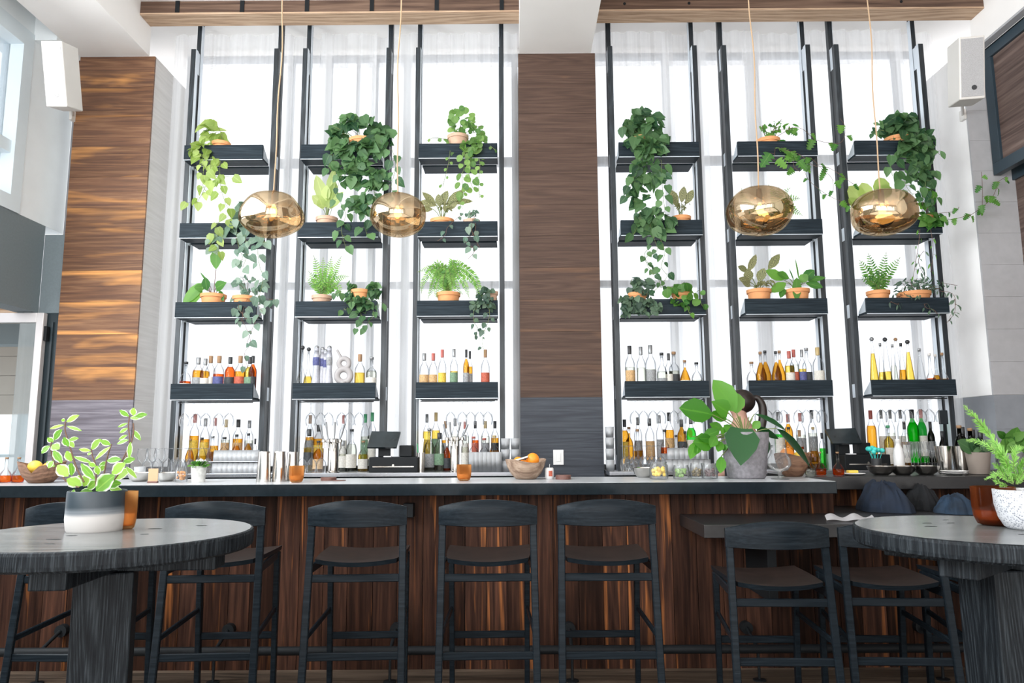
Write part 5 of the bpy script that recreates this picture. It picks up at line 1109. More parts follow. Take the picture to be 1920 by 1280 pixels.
# ------------------------------------------------------------------ bottles on the back counter
BS = [
 [(363, 15, 776, 'tall', 'amber', 'lab_y', 'cap_r', .62, 1), (383, 15, 784, 'tall', 'amber', 'lab_y', 'cap_s', .6, 1), (401, 14, 783, 'tall', 'amber', None, 'cap_r', .45, 1), (422, 14, 786, 'tall', 'pale', 'lab_t', 'cap_t', .6, 1), (445, 16, 786, 'tall', 'amber', 'lab_t', 'cap_k', .62, 1), (466, 14, 788, 'tall', 'pale', 'lab_s', 'cap_s', .6, 1),
  (356, 14, 822, 'flask', 'amber', None, 'cap_c', .7, 0), (378, 17, 820, 'flask', 'gold', None, 'cap_k', .5, 0), (398, 18, 817, 'flask', 'amber', None, 'cap_s', .6, 0), (420, 17, 819, 'squat', 'amber', 'lab_s', 'cap_k', .6, 0), (443, 20, 814, 'flask', 'amber', 'lab_s', 'cap_k', .75, 0), (465, 13, 812, 'squat', 'amber', None, 'cap_k', .8, 0), (478, 8, 822, 'tall', 'pale', 'lab_k', 'cap_k', .6, 0)],
 [(580, 14, 778, 'tall', 'amber', 'lab_s', 'cap_c', .6, 1), (597, 18, 796, 'tall', 'amber', 'lab_y', 'cap_k', .7, 1), (643, 13, 778, 'tall', 'pale', 'lab_w', 'cap_r', .5, 1), (684, 14, 776, 'tall', 'pale', 'lab_g', 'cap_g', .6, 1), (697, 14, 772, 'tall', 'pale', 'lab_w', 'cap_g', .6, 1), (579, 16, 804, 'wine', 'gold', 'lab_k', 'cap_k', .6, 0), (597, 17, 826, 'squat', 'amber', 'lab_t', 'cap_k', .8, 0), (643, 15, 826, 'tall', 'pale', 'lab_w', 'cap_s', .6, 0), (659, 18, 804, 'squat', 'pale', 'lab_w', 'cap_k', .7, 0), (681, 16, 826, 'squat', 'gold', 'lab_w', 'cap_c', .6, 0)],
 [(800, 13, 776, 'tall', 'gold', 'lab_y', 'cap_s', .7, 1), (817, 14, 773, 'tall', 'gold', 'lab_g', 'cap_t', .7, 1), (835, 12, 789, 'tall', 'amber', 'lab_s', 'cap_c', .6, 1), (853, 13, 784, 'tall', 'pale', 'lab_w', 'cap_s', .7, 1), (872, 13, 790, 'tall', 'pale', 'lab_w', 'cap_r', .7, 1), (891, 12, 789, 'tall', 'red', 'lab_r', 'cap_k', .6, 1), (910, 14, 789, 'tall', 'pale', 'lab_s', 'cap_t', .7, 1), (928, 13, 789, 'tall', 'amber', 'lab_k', 'cap_k', .65, 1),
  (805, 18, 803, 'squat', 'pale', 'lab_s', 'cap_s', .7, 0), (824, 17, 811, 'wine', 'pale', 'lab_g', 'cap_k', .7, 0), (838, 12, 823, 'squat', 'red', 'lab_k', 'cap_t', .8, 0), (872, 12, 815, 'tall', 'pale', 'lab_w', 'cap_s', .7, 0), (888, 16, 818, 'squat', 'red', 'lab_s', 'cap_r', .3, 0), (908, 17, 821, 'squat', 'red', 'lab_s', 'cap_r', .3, 0), (927, 17, 816, 'squat', 'amber', None, 'cap_t', .62, 0)],
 [(1172, 14, 786, 'tall', 'amber', 'lab_y', 'cap_k', .8, 1), (1180, 14, 800, 'squat', 'amber', None, 'cap_c', .9, 1), (1197, 13, 782, 'tall', 'amber', 'lab_s', 'cap_k', .5, 1), (1219, 15, 784, 'tall', 'amber', 'lab_t', 'cap_k', .35, 1), (1238, 12, 778, 'tall', 'amber', 'lab_s', 'cap_s', .35, 1), (1256, 15, 773, 'tall', 'amber', 'lab_t', 'cap_k', .7, 1), (1279, 15, 786, 'tall', 'amber', 'lab_k', 'cap_k', .9, 1), (1297, 16, 780, 'tall', 'green_l', 'lab_w', 'cap_k', .8, 1),
  (1196, 19, 804, 'flask', 'amber', None, 'cap_c', .5, 0), (1247, 15, 805, 'squat', 'red', 'lab_s', 'cap_k', .6, 0), (1268, 12, 815, 'squat', 'pale', 'lab_w', 'cap_k', .5, 0), (1285, 16, 808, 'flask', 'red', None, 'cap_k', .6, 0)],
 [(1462, 15, 772, 'tall', 'green_l', 'lab_w', 'cap_k', .6, 1), (1480, 14, 776, 'tall', 'amber', 'lab_y', 'cap_r', .85, 1), (1503, 15, 774, 'tall', 'pale', 'lab_s', 'cap_r', .6, 1), (1525, 14, 767, 'tall', 'pale', 'lab_s', 'cap_k', .6, 1), (1480, 14, 800, 'squat', 'amber', None, 'cap_k', .8, 0), (1500, 12, 806, 'tall', 'red', 'lab_w', 'cap_c', .6, 0), (1526, 17, 800, 'bulb', 'amber', None, 'cap_t', .45, 0), (1542, 10, 811, 'tall', 'green_l', None, 'cap_k', .6, 0)],
 [(1636, 15, 769, 'tall', 'amber', None, 'cap_r', .75, 1), (1656, 12, 768, 'tall', 'pale', 'lab_w', 'cap_k', .5, 1), (1673, 12, 768, 'tall', 'pale', 'lab_w', 'cap_k', .6, 1), (1692, 12, 768, 'tall', 'gold', 'lab_w', 'cap_k', .4, 1), (1714, 18, 763, 'tall', 'green_l', None, 'cap_k', .8, 1), (1731, 14, 757, 'tall', 'green_l', 'lab_w', 'cap_r', .5, 1), (1747, 11, 790, 'wine', None, 'lab_k', 'cap_k', .5, 1),
  (1667, 15, 797, 'square', 'gold', 'lab_w', 'cap_g', .8, 0), (1698, 12, 790, 'tall', 'amber', 'lab_w', 'cap_k', .6, 0), (1768, 11, 808, 'wine', None, 'lab_w', 'cap_k', .5, 0), (1778, 11, 808, 'wine', None, 'lab_w', 'cap_k', .5, 0)],
]
M['cap_g'] = plain('green_cap', (.06, .30, .14, 1), .4)
for ui, lst in enumerate(BS):
    cnt = [0, 0]
    for (px, pw, top, kind, liq, lab, cap, lv, rear) in lst:
        y = 6.17 if rear else 6.02; zb = CT+.041 if rear else CT+.001
        r = min(pw*y/1370./2*1.14, .045); x = xat(px, y, 1.25); h = min(at(px, top, y).z-zb, .44)
        x = min(max(x, PX[ui][0]+.026+r), PX[ui][1]-.026-r)
        gl = 'drkglass' if kind == 'wine' and liq is None else ('grnglass' if liq == 'green_l' and ui == 5 else 'botglass')
        bottle(x, y, zb, kind, r, h, liq, lab, cap, '%s %sbottle, %s from left, %s row, back counter, %s' % (LQ[liq].split('-')[0].split(' ')[-1] if gl != 'drkglass' else 'dark', LBN[lab], ORD[cnt[rear]], 'rear' if rear else 'front', TOW[ui].replace(' of centre column', ' of column')), 'liquor bottles on the back counter', lv, gl, captype='capsule' if kind in ('tall', 'wine') else 'cap')
        cnt[rear] += 1
# ------------------------------------------------------------------ glasses
def gmesh(name, prof, seg=18, mat='glass'):
    b = NB(); lathe(b, prof, seg); me = bpy.data.meshes.new(name); b.to_mesh(me); b.free(); me.materials.append(M[mat])
    for p in me.polygons: p.use_smooth = True
    return me
G = {'tumbler': gmesh('tumbler', [(0, .004), (.030, .004), (.031, 0), (.036, .085), (.0345, .085), (.029, .010), (0, .010)], 18, 'glassw'),
     'highball': gmesh('highball', [(0, .004), (.027, .004), (.028, 0), (.031, .15), (.0295, .15), (.026, .010), (0, .010)], 18, 'glassw'),
     'wine': gmesh('wine_glass', [(0, 0), (.034, 0), (.034, .002), (.006, .007), (.0035, .02), (.0035, .075), (.014, .087), (.034, .11), (.041, .14), (.039, .17), (.033, .195)]),
     'winedown': gmesh('wine_glass', [(.033, 0), (.039, .025), (.041, .055), (.034, .085), (.014, .108), (.0035, .12), (.0035, .175), (.006, .188), (.034, .193), (.034, .195), (0, .195)]),
     'flute': gmesh('champagne_flute', [(0, 0), (.030, 0), (.030, .002), (.005, .006), (.0035, .02), (.0035, .08), (.014, .10), (.022, .14), (.024, .18), (.020, .215)]),
     'snifter': gmesh('brandy_glass', [(0, 0), (.040, 0), (.040, .002), (.010, .008), (.006, .03), (.012, .045), (.036, .055), (.052, .085), (.050, .12), (.036, .155), (.033, .20), (.036, .205)], 26)}
def glasses(kind, spots, cat, desc, group, name, flip=False):
    for k, (x, y, z, ds) in enumerate(spots):
        o = bpy.data.objects.new(name, G[kind]); COL.objects.link(o); o.location = (x, y, z)
        if flip: o.rotation_euler = (math.pi, 0, 0); o.location.z += .0853
        tag(o, desc + ' ' + ds, cat, group)
# upside-down tumblers on a two-step rack, left
def rowpx(p0, p1, n, Y, z): 
    return [(xat(p0+(p1-p0)*i/(n-1), Y, z), Y, z) for i in range(n)]
def rack(x0, x1, y0, y1, z0, z1, label, nm='glass_rack_step'):
    bm = NB(); box(bm, x0, x1, y0, y1, z0, z1, bev=.002); return tag(obj(nm, bm, M['steelc'] if nm == 'glass_rack_step' else M['bartop2']), label, 'rack')
r1 = rowpx(400, 478, 10, 5.71, CT+.0)
Z9 = CT+.0005
rows = [(x, y, z, '%s from left in front row, left back counter' % ORD[i]) for i, (x, y, z) in enumerate(rowpx(405, 482, 9, 5.78, Z9))]
glasses('tumbler', rows, 'glass', 'clear upturned tumbler,', 'upturned tumblers on left back counter', 'tumbler', True)
rows = [(x, y, z, '%s from left in back row, left back counter' % ORD[i]) for i, (x, y, z) in enumerate(rowpx(408, 478, 9, 5.80, Z9+.091))]
rack(rows[0][0]-.045, rows[-1][0]+.045, 5.74, 5.85, Z9+.086, Z9+.0905, 'thin steel mat between two tiers of upturned tumblers, left')
glasses('tumbler', [(x, y, z, d) for x, y, z, d in rows], 'glass', 'clear upturned tumbler,', 'upturned tumblers on left back counter', 'tumbler', True)
g = random.Random(5)
sp = []
for i, px in enumerate((268, 284, 300, 316, 332, 348, 364, 380)): sp.append((xat(px, 5.70, 1.1), 5.77, Z9, '%s from left, front row at left end of bar shelf' % ORD[i]))
glasses('winedown', sp[3:], 'wine glass', 'clear upturned wine glass', 'wine glasses at left end', 'wine_glass')
glasses('wine', [(x, 5.68, z, d) for x, y, z, d in sp[:3]], 'wine glass', 'clear upright wine glass', 'wine glasses at left end', 'wine_glass')
glasses('winedown', [(xat(px, 5.86, 1.1), 5.86, Z9, '%s from left, back row at left end of bar shelf' % ORD[i]) for i, px in enumerate((276, 295, 314, 333, 352, 371, 390))], 'wine glass', 'clear upturned wine glass', 'wine glasses at left end', 'wine_glass')
# stacked tumblers
def stack(px, Y, z0, n, where, grp):
    x = xat(px, Y, z0+.1)
    for i in range(n):
        o = bpy.data.objects.new('tumbler', G['tumbler']); COL.objects.link(o); o.location = (x, Y, z0+i*.0862)
        tag(o, 'clear tumbler %s, %s from bottom of its stack' % (where, ORD[i]), 'glass', grp)
stack(263, 4.80, BT, 1, 'alone at left bar end', 'stacked tumblers')
for j, (Y, n, p0, p1) in enumerate(((5.75, 7, 886, 934), (5.83, 7, 888, 932))):
    glasses('highball', [(x, y, Z9+.001, '%s from left in %s row, left of column' % (ORD[i], ('front', 'back')[j])) for i, (x, y, z) in enumerate(rowpx(p0, p1, n, Y, Z9))], 'glass', 'clear tall highball glass,', 'highball glasses left of column', 'highball_glass')
stack(948, 5.80, Z9, 3, 'beside column, left of two stacks', 'stacked tumblers'); stack(966, 5.80, Z9, 3, 'beside column, right of two stacks', 'stacked tumblers')
stack(1144, 5.80, Z9, 4, 'immediately right of centre column', 'stacked tumblers')
for j, (Y, n, p0, p1, zz) in enumerate(((5.76, 8, 1256, 1325, Z9+.001),)):
    glasses('tumbler', [(x, y, zz, '%s from left in row, right of column' % ORD[i]) for i, (x, y, z) in enumerate(rowpx(p0, p1, n, Y, Z9))], 'glass', 'clear upturned tumbler,', 'upturned tumblers right of column', 'tumbler', True)
rack(xat(1250, 5.8, 1.), xat(1325, 5.8, 1.), 5.73, 5.84, Z9+.086, Z9+.0905, 'thin steel mat between two tiers of tumblers, right of column')
glasses('tumbler', [(x, y, z, '%s from left on upper tier, right of column' % ORD[i]) for i, (x, y, z) in enumerate(rowpx(1259, 1318, 7, 5.79, Z9+.091))], 'glass', 'clear upturned tumbler,', 'upturned tumblers right of column', 'tumbler', True)
glasses('winedown', [(xat(px, 5.77, 1.1), 5.77, Z9, '%s from left right of the centre column' % ORD[i]) for i, px in enumerate((1172, 1189, 1206, 1223, 1240))], 'wine glass', 'clear upturned wine glass', 'wine glasses right of column', 'wine_glass')
glasses('winedown', [(xat(px, 5.86, 1.1), 5.86, Z9, '%s from left behind others right of column' % ORD[i]) for i, px in enumerate((1180, 1197, 1214, 1231))], 'wine glass', 'clear upturned wine glass', 'wine glasses right of column', 'wine_glass')
glasses('winedown', [(xat(px, 5.77, 1.1), 5.77, Z9, '%s from left behind the votive candle' % ORD[i]) for i, px in enumerate((566, 584, 602))], 'wine glass', 'clear upturned wine glass', 'wine glasses near tap', 'wine_glass')
fl = []
for j in range(2):
    for i in range(5): fl.append((xat(1696+i*13+j*5, 5.75+j*.1, 1.1), 5.75+j*.10, Z9, '%s from left in %s row near right bowls' % (ORD[i], ('front', 'back')[j])))
glasses('flute', fl, 'glass', 'clear champagne flute', 'champagne flutes at right', 'champagne_flute')
# ------------------------------------------------------------------ beer taps
def taps(px, pw, py0, py1, handles, base, label):
    Y = 5.76; x = xat(px, Y, 1.2); r = pw*Y/1370./2; z0 = Z9 ; z1 = at(px, py0, Y).z
    R = root('beer_tap_tower', (x, Y, z0), label, 'beer tap', 'chrome beer towers')
    bm = NB(); lathe(bm, [(0, 0), (r*1.25, 0), (r*1.25, .01), (r, .014), (r, z1-z0-.004), (r*.9, z1-z0), (0, z1-z0)], 24, (x, Y, z0)); obj('column_body', bm, M['steel'], R, True)
    n = len(handles)
    for k, (hx, hy) in enumerate(handles):
        a = (k-(n-1)/2)*.55; sx_ = math.sin(a); q = Vector((x+sx_*r, Y-math.cos(a)*r, z1-.03)); e = q+Vector((sx_*.045, -.03*math.cos(a)-.01, .012))
        bm = NB(); tube(bm, [q, e, e+Vector((0, 0, -.055))], .009, 8); lathe(bm, [(0, -.015), (.016, -.01), (.016, .01), (0, .018)], 10, e); s_ = obj('faucet', bm, M['steel'], R, True)
        tp = at(hx, hy, e.y); bm = NB(); tube(bm, [e+Vector((0, 0, .015)), e.lerp(tp, .35), tp], [.004, .006, .009], 8); obj('tap_handle', bm, M['cap_s'], s_, True)
taps(625, 20, 822, 880, [(600, 796), (611, 791), (628, 791), (646, 795)], 880, 'chrome four-handle beer tower, left of the two')
taps(853, 17, 818, 878, [(832, 795), (843, 791), (863, 791), (877, 795)], 878, 'chrome four-handle beer tower, near the centre column')
# ------------------------------------------------------------------ registers
def register(p0, p1, py0, py1, scr, label, mirror=1):
    Y = 5.72; x0, x1 = xat(p0, Y, 1.0), xat(p1, Y, 1.0); zt = at(p0, py0, Y).z; zb = CT+.001
    R = root('cash_register', ((x0+x1)/2, Y, zb), label, 'cash register', 'point of sale registers behind the bar')
    bm = NB(); box(bm, x0, x1, 5.715, 5.93, zb, zt, bev=.006); dw = obj('cash_drawer', bm, M['black'], R)
    bm = NB(); box(bm, x0+.03, x1-.03, 5.711, 5.715, zb+.04, zb+.048); tube(bm, [((x0+x1)/2, 5.705, zb+.02+(zt-zb)*.3), ((x0+x1)/2, 5.715, zb+.02+(zt-zb)*.3)], .009, 10); obj('drawer_lock', bm, M['steel'], dw)
    cs = [at(a, b, 5.74+dy) for (a, b), dy in zip(scr, (0, 0, .10, .10))]
    bm = NB(); q = [bm.verts.new(c) for c in cs]; n_ = (cs[1]-cs[0]).cross(cs[3]-cs[0]).normalized()*.018; q2 = [bm.verts.new(c+n_*(-1 if n_.y < 0 else 1)) for c in cs]
    bm.faces.new(q); bm.faces.new(q2[::-1])
    for i in range(4): bm.faces.new((q[i], q[(i+1) % 4], q2[(i+1) % 4], q2[i]))
    bmesh.ops.recalc_face_normals(bm, faces=bm.faces[:]); obj('touch_screen', bm, M['screen'], R)
    cm = sum(cs, Vector())/4; bm = NB(); box(bm, cm.x-.045, cm.x+.045, 5.80, 5.86, zt+.001, cm.z, bev=.004); obj('screen_stand', bm, M['black'], R)
    xa_ = cm.x+.17 if mirror > 0 else cm.x+.16; bm = NB(); box(bm, xa_-.05, xa_+.05, 5.80, 5.90, zt+.001, zt+.09, bev=.006); obj('receipt_printer', bm, M['black'], R)
    bm = NB(); box(bm, xa_-.16, xa_-.10, 5.73, 5.78, zt+.001, zt+.008); obj('paper_slip', bm, M['paper'], R)
M['screen'] = plain('glossy_black_screen', (.018, .026, .030, 1), .12, var=.4, nscale=6)
register(691, 783, 857, 884, [(688, 838), (743, 838), (751, 809), (697, 808)], 'black touch-screen cash register, left of column')
register(1586, 1672, 852, 879, [(1562, 831), (1616, 830), (1604, 802), (1547, 804)], 'black touch-screen cash register, right of column', -1)
# cup of bar tools and white caddy
def cyl(name, px, Y, z, r, h, mat, label, cat, group=None, part=None, r2=None, seg=24):
    x = xat(px, Y, z+h/2); bm = NB(); r2 = r2 or r
    lathe(bm, [(0, 0), (r*.94, 0), (r, .004), (r2, h), (r2-.003, h), (r-.003, .008), (0, .008)], seg, (x, Y, z)); return tag(obj(name, bm, mat, None, True), label, cat, group), x
v = at(789, 882, 5.70)
R = root('tool_caddy', (xat(789, 5.78, 1.1), 5.78, Z9), 'small steel caddy with bar tools and green straw, beside left register', 'caddy')
bm = NB(); lathe(bm, [(0, 0), (.032, 0), (.032, .15), (.029, .15), (.029, .01), (0, .01)], 20, R.location); obj('caddy_cup', bm, M['steel'], R, True)
bm = NB(); tube(bm, [R.location+Vector((0, 0, .02)), R.location+Vector((.02, 0, .26))], .004, 6); obj('bar_spoon', bm, M['steel'], R)
bm = NB(); tube(bm, [R.location+Vector((-.01, 0, .02)), R.location+Vector((-.03, 0, .22))], .005, 6); obj('straw', bm, M['cap_g'], R)
# ================================================================== THINGS ON THE BAR TOP
def bowl(px, Y, z, rpx, hpx, mat, label, fruits, notch=False, name='wooden_bowl'):
    x = xat(px, Y, z); r = rpx*Y/1370.; h = hpx*Y/1370.
    bm = NB(); n = 40; prof = [(.40, 0), (.52, .02), (.78, .32), (.93, .66), (1, 1), (.95, 1.0), (.86, .66), (.70, .34), (.3, .12)]
    rings = []
    for rr, zz in prof:
        ring = []
        for k in range(n):
            a = 2*math.pi*k/n; f = 1+.06*math.sin(2*a+1)*(zz); zt = zz*h*(1+.10*math.sin(2*a+.5)*zz)
            if notch and zz > .6: zt -= h*.42*math.exp(-((a-4.85)/.22)**2)*zz
            ring.append(bm.verts.new((x+r*rr*f*math.cos(a), Y+r*rr*math.sin(a), z+zt)))
        rings.append(ring)
    for a, b in zip(rings, rings[1:]):
        for k in range(n): bm.faces.new((a[k], a[(k+1) % n], b[(k+1) % n], b[k]))
    bm.faces.new(rings[0][::-1]); bm.faces.new(rings[-1])
    tag(obj(name, bm, mat, None, True), label, 'bowl', 'wooden fruit bowls on the bar')
    for k, (fx, fy, fr, fm, ds) in enumerate(fruits):
        p = at(fx, fy, Y+(-.02 if k % 2 else .03)); rr = fr*Y/1370.; bm = NB(); bmesh.ops.create_icosphere(bm, subdivisions=3, radius=rr)
        for v in bm.verts: v.co *= 1+.03*noise.noise(v.co*25)
        bmesh.ops.translate(bm, vec=p, verts=bm.verts); tag(obj('orange' if fm == 'orange' else 'lemon', bm, M[fm], None, True), ds, 'fruit', 'citrus fruit in the wooden bowls')
bowl(76, 4.54, BT, 38, 36, M['bowl2'], 'dark wooden bowl with notched rim at left end of bar', [(66, 876, 13, 'lemon', 'yellow orange fruit in left bar bowl, left'), (92, 878, 12, 'orange', 'orange in left bar bowl behind the notch')], True)
bowl(986, 4.66, BT, 36, 34, M['bowl'], 'pale wooden bowl of oranges before the centre column', [(972, 866, 10, 'orange', 'orange at left under tongs in centre bowl'), (999, 861, 12, 'orange', 'big orange on top right of centre bowl'), (1003, 875, 9, 'lemon', 'small yellow citrus at front of centre bowl'), (984, 872, 10, 'orange', 'orange low in middle of centre bowl')])
bowl(1487, 4.80, BT, 31, 40, M['bowl2'], 'tall brown wooden bowl of citrus behind brandy glass', [(1476, 852, 13, 'orange', 'orange at left in bowl beside register'), (1498, 856, 10, 'lemon', 'lemon at right in bowl beside register')])
a, b = at(957, 867, 4.60), at(990, 857, 4.60); bm = NB(); tube(bm, [a, b], .006, 6); tube(bm, [a+Vector((0, .02, .004)), b+Vector((0, .015, .004))], .006, 6); tag(obj('tongs', bm, M['steel']), 'steel tongs lying across oranges in centre bowl', 'tongs')
# metal shaker tins
for k, (px, Y, w_, top, ds) in enumerate(((495, 4.50, 25, 846, 'leftmost of three on the bar'), (524, 4.54, 25, 846, 'middle of three on the bar'), (548, 4.62, 22, 847, 'behind the left votive candle'), (1770, 5.10, 27, 836, 'left of two at right end'), (1801, 5.10, 27, 836, 'right of two at right end'))):
    z = BT; h = at(px, top, Y).z-z; r = w_*Y/1370./2
    x = xat(px, Y, z+h/2); bm = NB()
    up_ = k < 5
    lathe(bm, [(0, 0), (r*1.05, 0), (r*1.06, .004), (r*.82, h-.002), (r*.80, h), (0, h)] if k < 3 else [(0, 0), (r*.78, 0), (r*.8, .006), (r*1.05, h), (r*1.0, h), (r*.76, .01), (0, .01)], 32, (x, Y, z)); tag(obj('shaker_tin', bm, M['steel'], None, True), 'polished steel shaker tin, ' + ds, 'shaker', 'cocktail shaker tins on the bar')
# candles
def votive(px, Y, z, rpx, h, mat, label, flame=True, nm='votive_candle'):
    x = xat(px, Y, z+h/2); r = rpx*Y/1370.; R = root(nm, (x, Y, z), label, 'candle', None)
    bm = NB(); lathe(bm, [(0, 0), (r*.55, 0), (r*.8, .006), (r*.96, h*.25), (r, h*.5), (r, h), (r-.003, h), (r-.004, h*.5), (r*.75, .012), (0, .012)], 32, (x, Y, z)); obj('glass_cup', bm, M[mat], R, True)
    bm = NB(); lathe(bm, [(0, .013), (r*.74, .014), (r*.9, h*.3), (r*.9, h*.42), (0, h*.42)], 24, (x, Y, z)); obj('wax', bm, M['wax'], R, True)
M['wax'] = plain('warm_wax', (.55, .30, .14, 1), .6, var=.03)
votive(556, 4.42, BT, 13.5, .098, 'candle', 'amber glass votive candle beside shaker tins on bar')
votive(870, 4.50, BT, 13.5, .098, 'candle', 'amber glass votive candle left of orange bowl on bar')
vv = onz(240, 993, 1.0); votive(240, vv.y+.03, 1.0, 15.5, at(240, 921, vv.y).z-1.0, 'candle', 'tall amber glass tumbler candle behind the two-tone pot')
vv = onz(1866, 988, 1.0); votive(1864, vv.y+.06, 1.0, 36, at(1862, 914, vv.y).z-1.0, 'redglass', 'large rust-red glass vase beside the dimpled pot', nm='glass_vase')
# small succulent in white glass, almonds jar, card holder, coasters, can, jars
R = root('succulent', (xat(372, 4.50, 1.1), 4.50, BT), 'small flowering succulent in white ribbed cup on bar', 'potted plant'); x, y, z = R.location
bm = NB(); lathe(bm, [(0, 0), (.036, 0), (.038, .004), (.046, .098), (.042, .098), (.036, .08), (0, .08)], 24, (x, y, z)); obj('cup', bm, M['marble'] if 'marble' in M else M['white'], R, True)
lb = NB(); uvl = lb.loops.layers.uv.verify(); g = random.Random(4)
for i in range(46):
    a = g.uniform(0, 6.28); u = g.uniform(.2, 1); leaf(lb, (x+.03*u*math.cos(a), y+.03*u*math.sin(a), z+.092), (math.cos(a)*u, math.sin(a)*u, 1.1-u), (0, -.4, 1), .045, .022, 'oval', .2, .2, uvl)
obj('foliage', lb, M['lf_mid'], R); bm = NB()
for i in range(16):
    a = g.uniform(0, 6.28); u = g.uniform(0, .8); bmesh.ops.create_icosphere(bm, subdivisions=1, radius=.007, matrix=Matrix.Translation((x+.012+.03*u*math.cos(a), y+.03*u*math.sin(a), z+.130+g.uniform(-.006, .006))))
obj('blossom', bm, M['white'], R, True)
def jar(px, Y, rpx, h, fill, label, cat='jar', fillh=.7, lid=False, kind='glass'):
    x = xat(px, Y, BT+.05); r = rpx*Y/1370.; R = root('glass_jar', (x, Y, BT), label, cat, None)
    bm = NB(); lathe(bm, [(0, .003), (r*.94, .003), (r, .008), (r, h*.8), (r*.88, h*.9), (r*.9, h), (r*.86, h), (r*.84, h*.9), (r*.96, h*.8), (r*.95, .012), (0, .008)], 28, (x, Y, BT)); obj('jar_body', bm, M['glass'], R, True)
    if fill:
        g = random.Random(int(px)); bm = NB(); n = 26
        for i in range(n):
            a = g.uniform(0, 6.28); u = math.sqrt(g.random())*r*.68; rr = r*.24
            bmesh.ops.create_icosphere(bm, subdivisions=1, radius=rr, matrix=Matrix.Translation((x+u*math.cos(a), Y+u*math.sin(a), BT+.008+rr+g.random()*max(h*fillh-2*rr, .001))))
        f_ = obj('filling', bm, M[fill], R, True); f_['kind'] = 'stuff'
jar(340, 4.50, 11, .088, 'nuts', 'small glass jar of orange peel beside succulent')if 'nuts' in M else jar(340, 4.50, 11, .088, 'orange', 'small glass jar of orange peel beside succulent')
jar(1235, 4.56, 17, .105, 'lemon', 'lidded glass jar of lemon wedges right of column')
jar(1277, 4.56, 15, .085, 'lime', 'glass jar of lime slices left of big plant')
jar(1306, 4.62, 12, .095, 'olive', 'glass of olives between limes and big plant')
jar(1331, 4.56, 14, .095, 'cherries', 'glass of dark cherries beside concrete pot') if 'cherries' in M else jar(1331, 4.56, 14, .095, None, 'empty ribbed glass jar beside concrete pot')
def steelbowl(px, Y, rpx, h, label):
    x = xat(px, Y, BT+.03); r = rpx*Y/1370.; bm = NB(); lathe(bm, [(0, 0), (r*.5, 0), (r*.8, h*.35), (r, h), (r*.97, h), (r*.77, h*.37), (r*.45, .004), (0, .004)], 32, (x, Y, BT)); tag(obj('steel_bowl', bm, M['steel'], None, True), label, 'bowl', 'small steel bowls along the bar')
steelbowl(1207, 4.80, 21, .062, 'round steel bowl behind the lemon jar'); steelbowl(1652, 4.95, 25, .058, 'steel bowl, left of three on right bar'); steelbowl(1692, 4.95, 24, .058, 'steel bowl, middle of three on right bar'); steelbowl(1736, 4.95, 24, .058, 'steel bowl, right of three on right bar')
steelbowl(262, 4.62, 22, .055, 'steel bowl behind potted plant at left bar'); steelbowl(312, 4.62, 20, .055, 'steel bowl beside wooden card holder')
for k, (px, mt, ds) in enumerate(((1530, 'pale', 'dark liquid, left'), (1546, 'red', 'reddish liquid, middle'), (1562, 'red', 'ruby liquid, right'), (10, 'red', 'red liquid, at far left of bar'), (24, 'red', 'dark red liquid, beside left bowl'))):
    Y = 4.86 if k < 3 else 4.56
    r_ = .036; x = xat(px, Y, 1.1)+(.0 if k < 3 else 0); bottle(x+(k-1)*.035 if k < 3 else x+(k-3)*.03, Y+(.0 if k != 1 else .06), BT, 'bulb', r_, .155, mt, 'lab_k' if False else None, 'cap_c', 'small bitters decanter, ' + ds, 'bitters decanters on the bar', .3, name='bitters_bottle')
for k, (px, Y, ds) in enumerate(((1462, 4.50, 'large clear brandy glass right of concrete pot'),)):
    o = bpy.data.objects.new('brandy_glass', G['snifter']); COL.objects.link(o); o.location = (xat(px, Y, 1.1), Y, BT); o.scale = (1.35, 1.35, 1.0); tag(o, ds, 'glass')
# coaster stacks
def coaster(px, Y, n, label, rad_=.048):
    x = xat(px, Y, BT)
    for i in range(n):
        bm = NB(); lathe(bm, [(0, 0), (rad_, 0), (rad_, .006), (0, .006)], 24, (x+.004*math.sin(i*3), Y, BT+.0005+i*.0065)); tag(obj('coaster', bm, M['leather'], None), 'brown leather coaster, %s from bottom in %s' % (ORD[i], label), 'coaster', 'leather coasters on the bar')
M['leather'] = plain('brown_leather', (.16, .075, .06, 1), .5, var=.1)
coaster(616, 4.62, 3, 'stack near left beer tower'); coaster(1056, 4.62, 4, 'stack beside drink can')
bm = NB(); x = xat(636, 4.58, BT); lathe(bm, [(0, 0), (.04, 0), (.04, .004), (0, .004)], 24, (x, 4.58, BT+.0004)); tag(obj('coaster', bm, M['leather'], None), 'single flat coaster leaning right of left stack', 'coaster')
R = root('drink_can', (xat(1030, 4.66, 1.1), 4.66, BT), 'small white and red drink can with straw', 'can'); x, y, z = R.location
bm = NB(); lathe(bm, [(0, 0), (.022, 0), (.028, .008), (.028, .062), (.023, .070), (0, .068)], 24, (x, y, z)); obj('can_body', bm, M['white'], R, True)
bm = NB(); rows = [[bm.verts.new((x+.0284*math.sin(a), y-.0284*math.cos(a), z+zz)) for a in [-.2+.9*i/8 for i in range(9)]] for zz in (.018, .052)]
for i in range(8): bm.faces.new((rows[0][i], rows[0][i+1], rows[1][i+1], rows[1][i]))
obj('red_mark', bm, M['lab_r'], R); bm = NB(); tube(bm, [(x, y, z+.06), (x+.003, y, z+.092)], .002, 6); obj('straw', bm, M['white'], R)
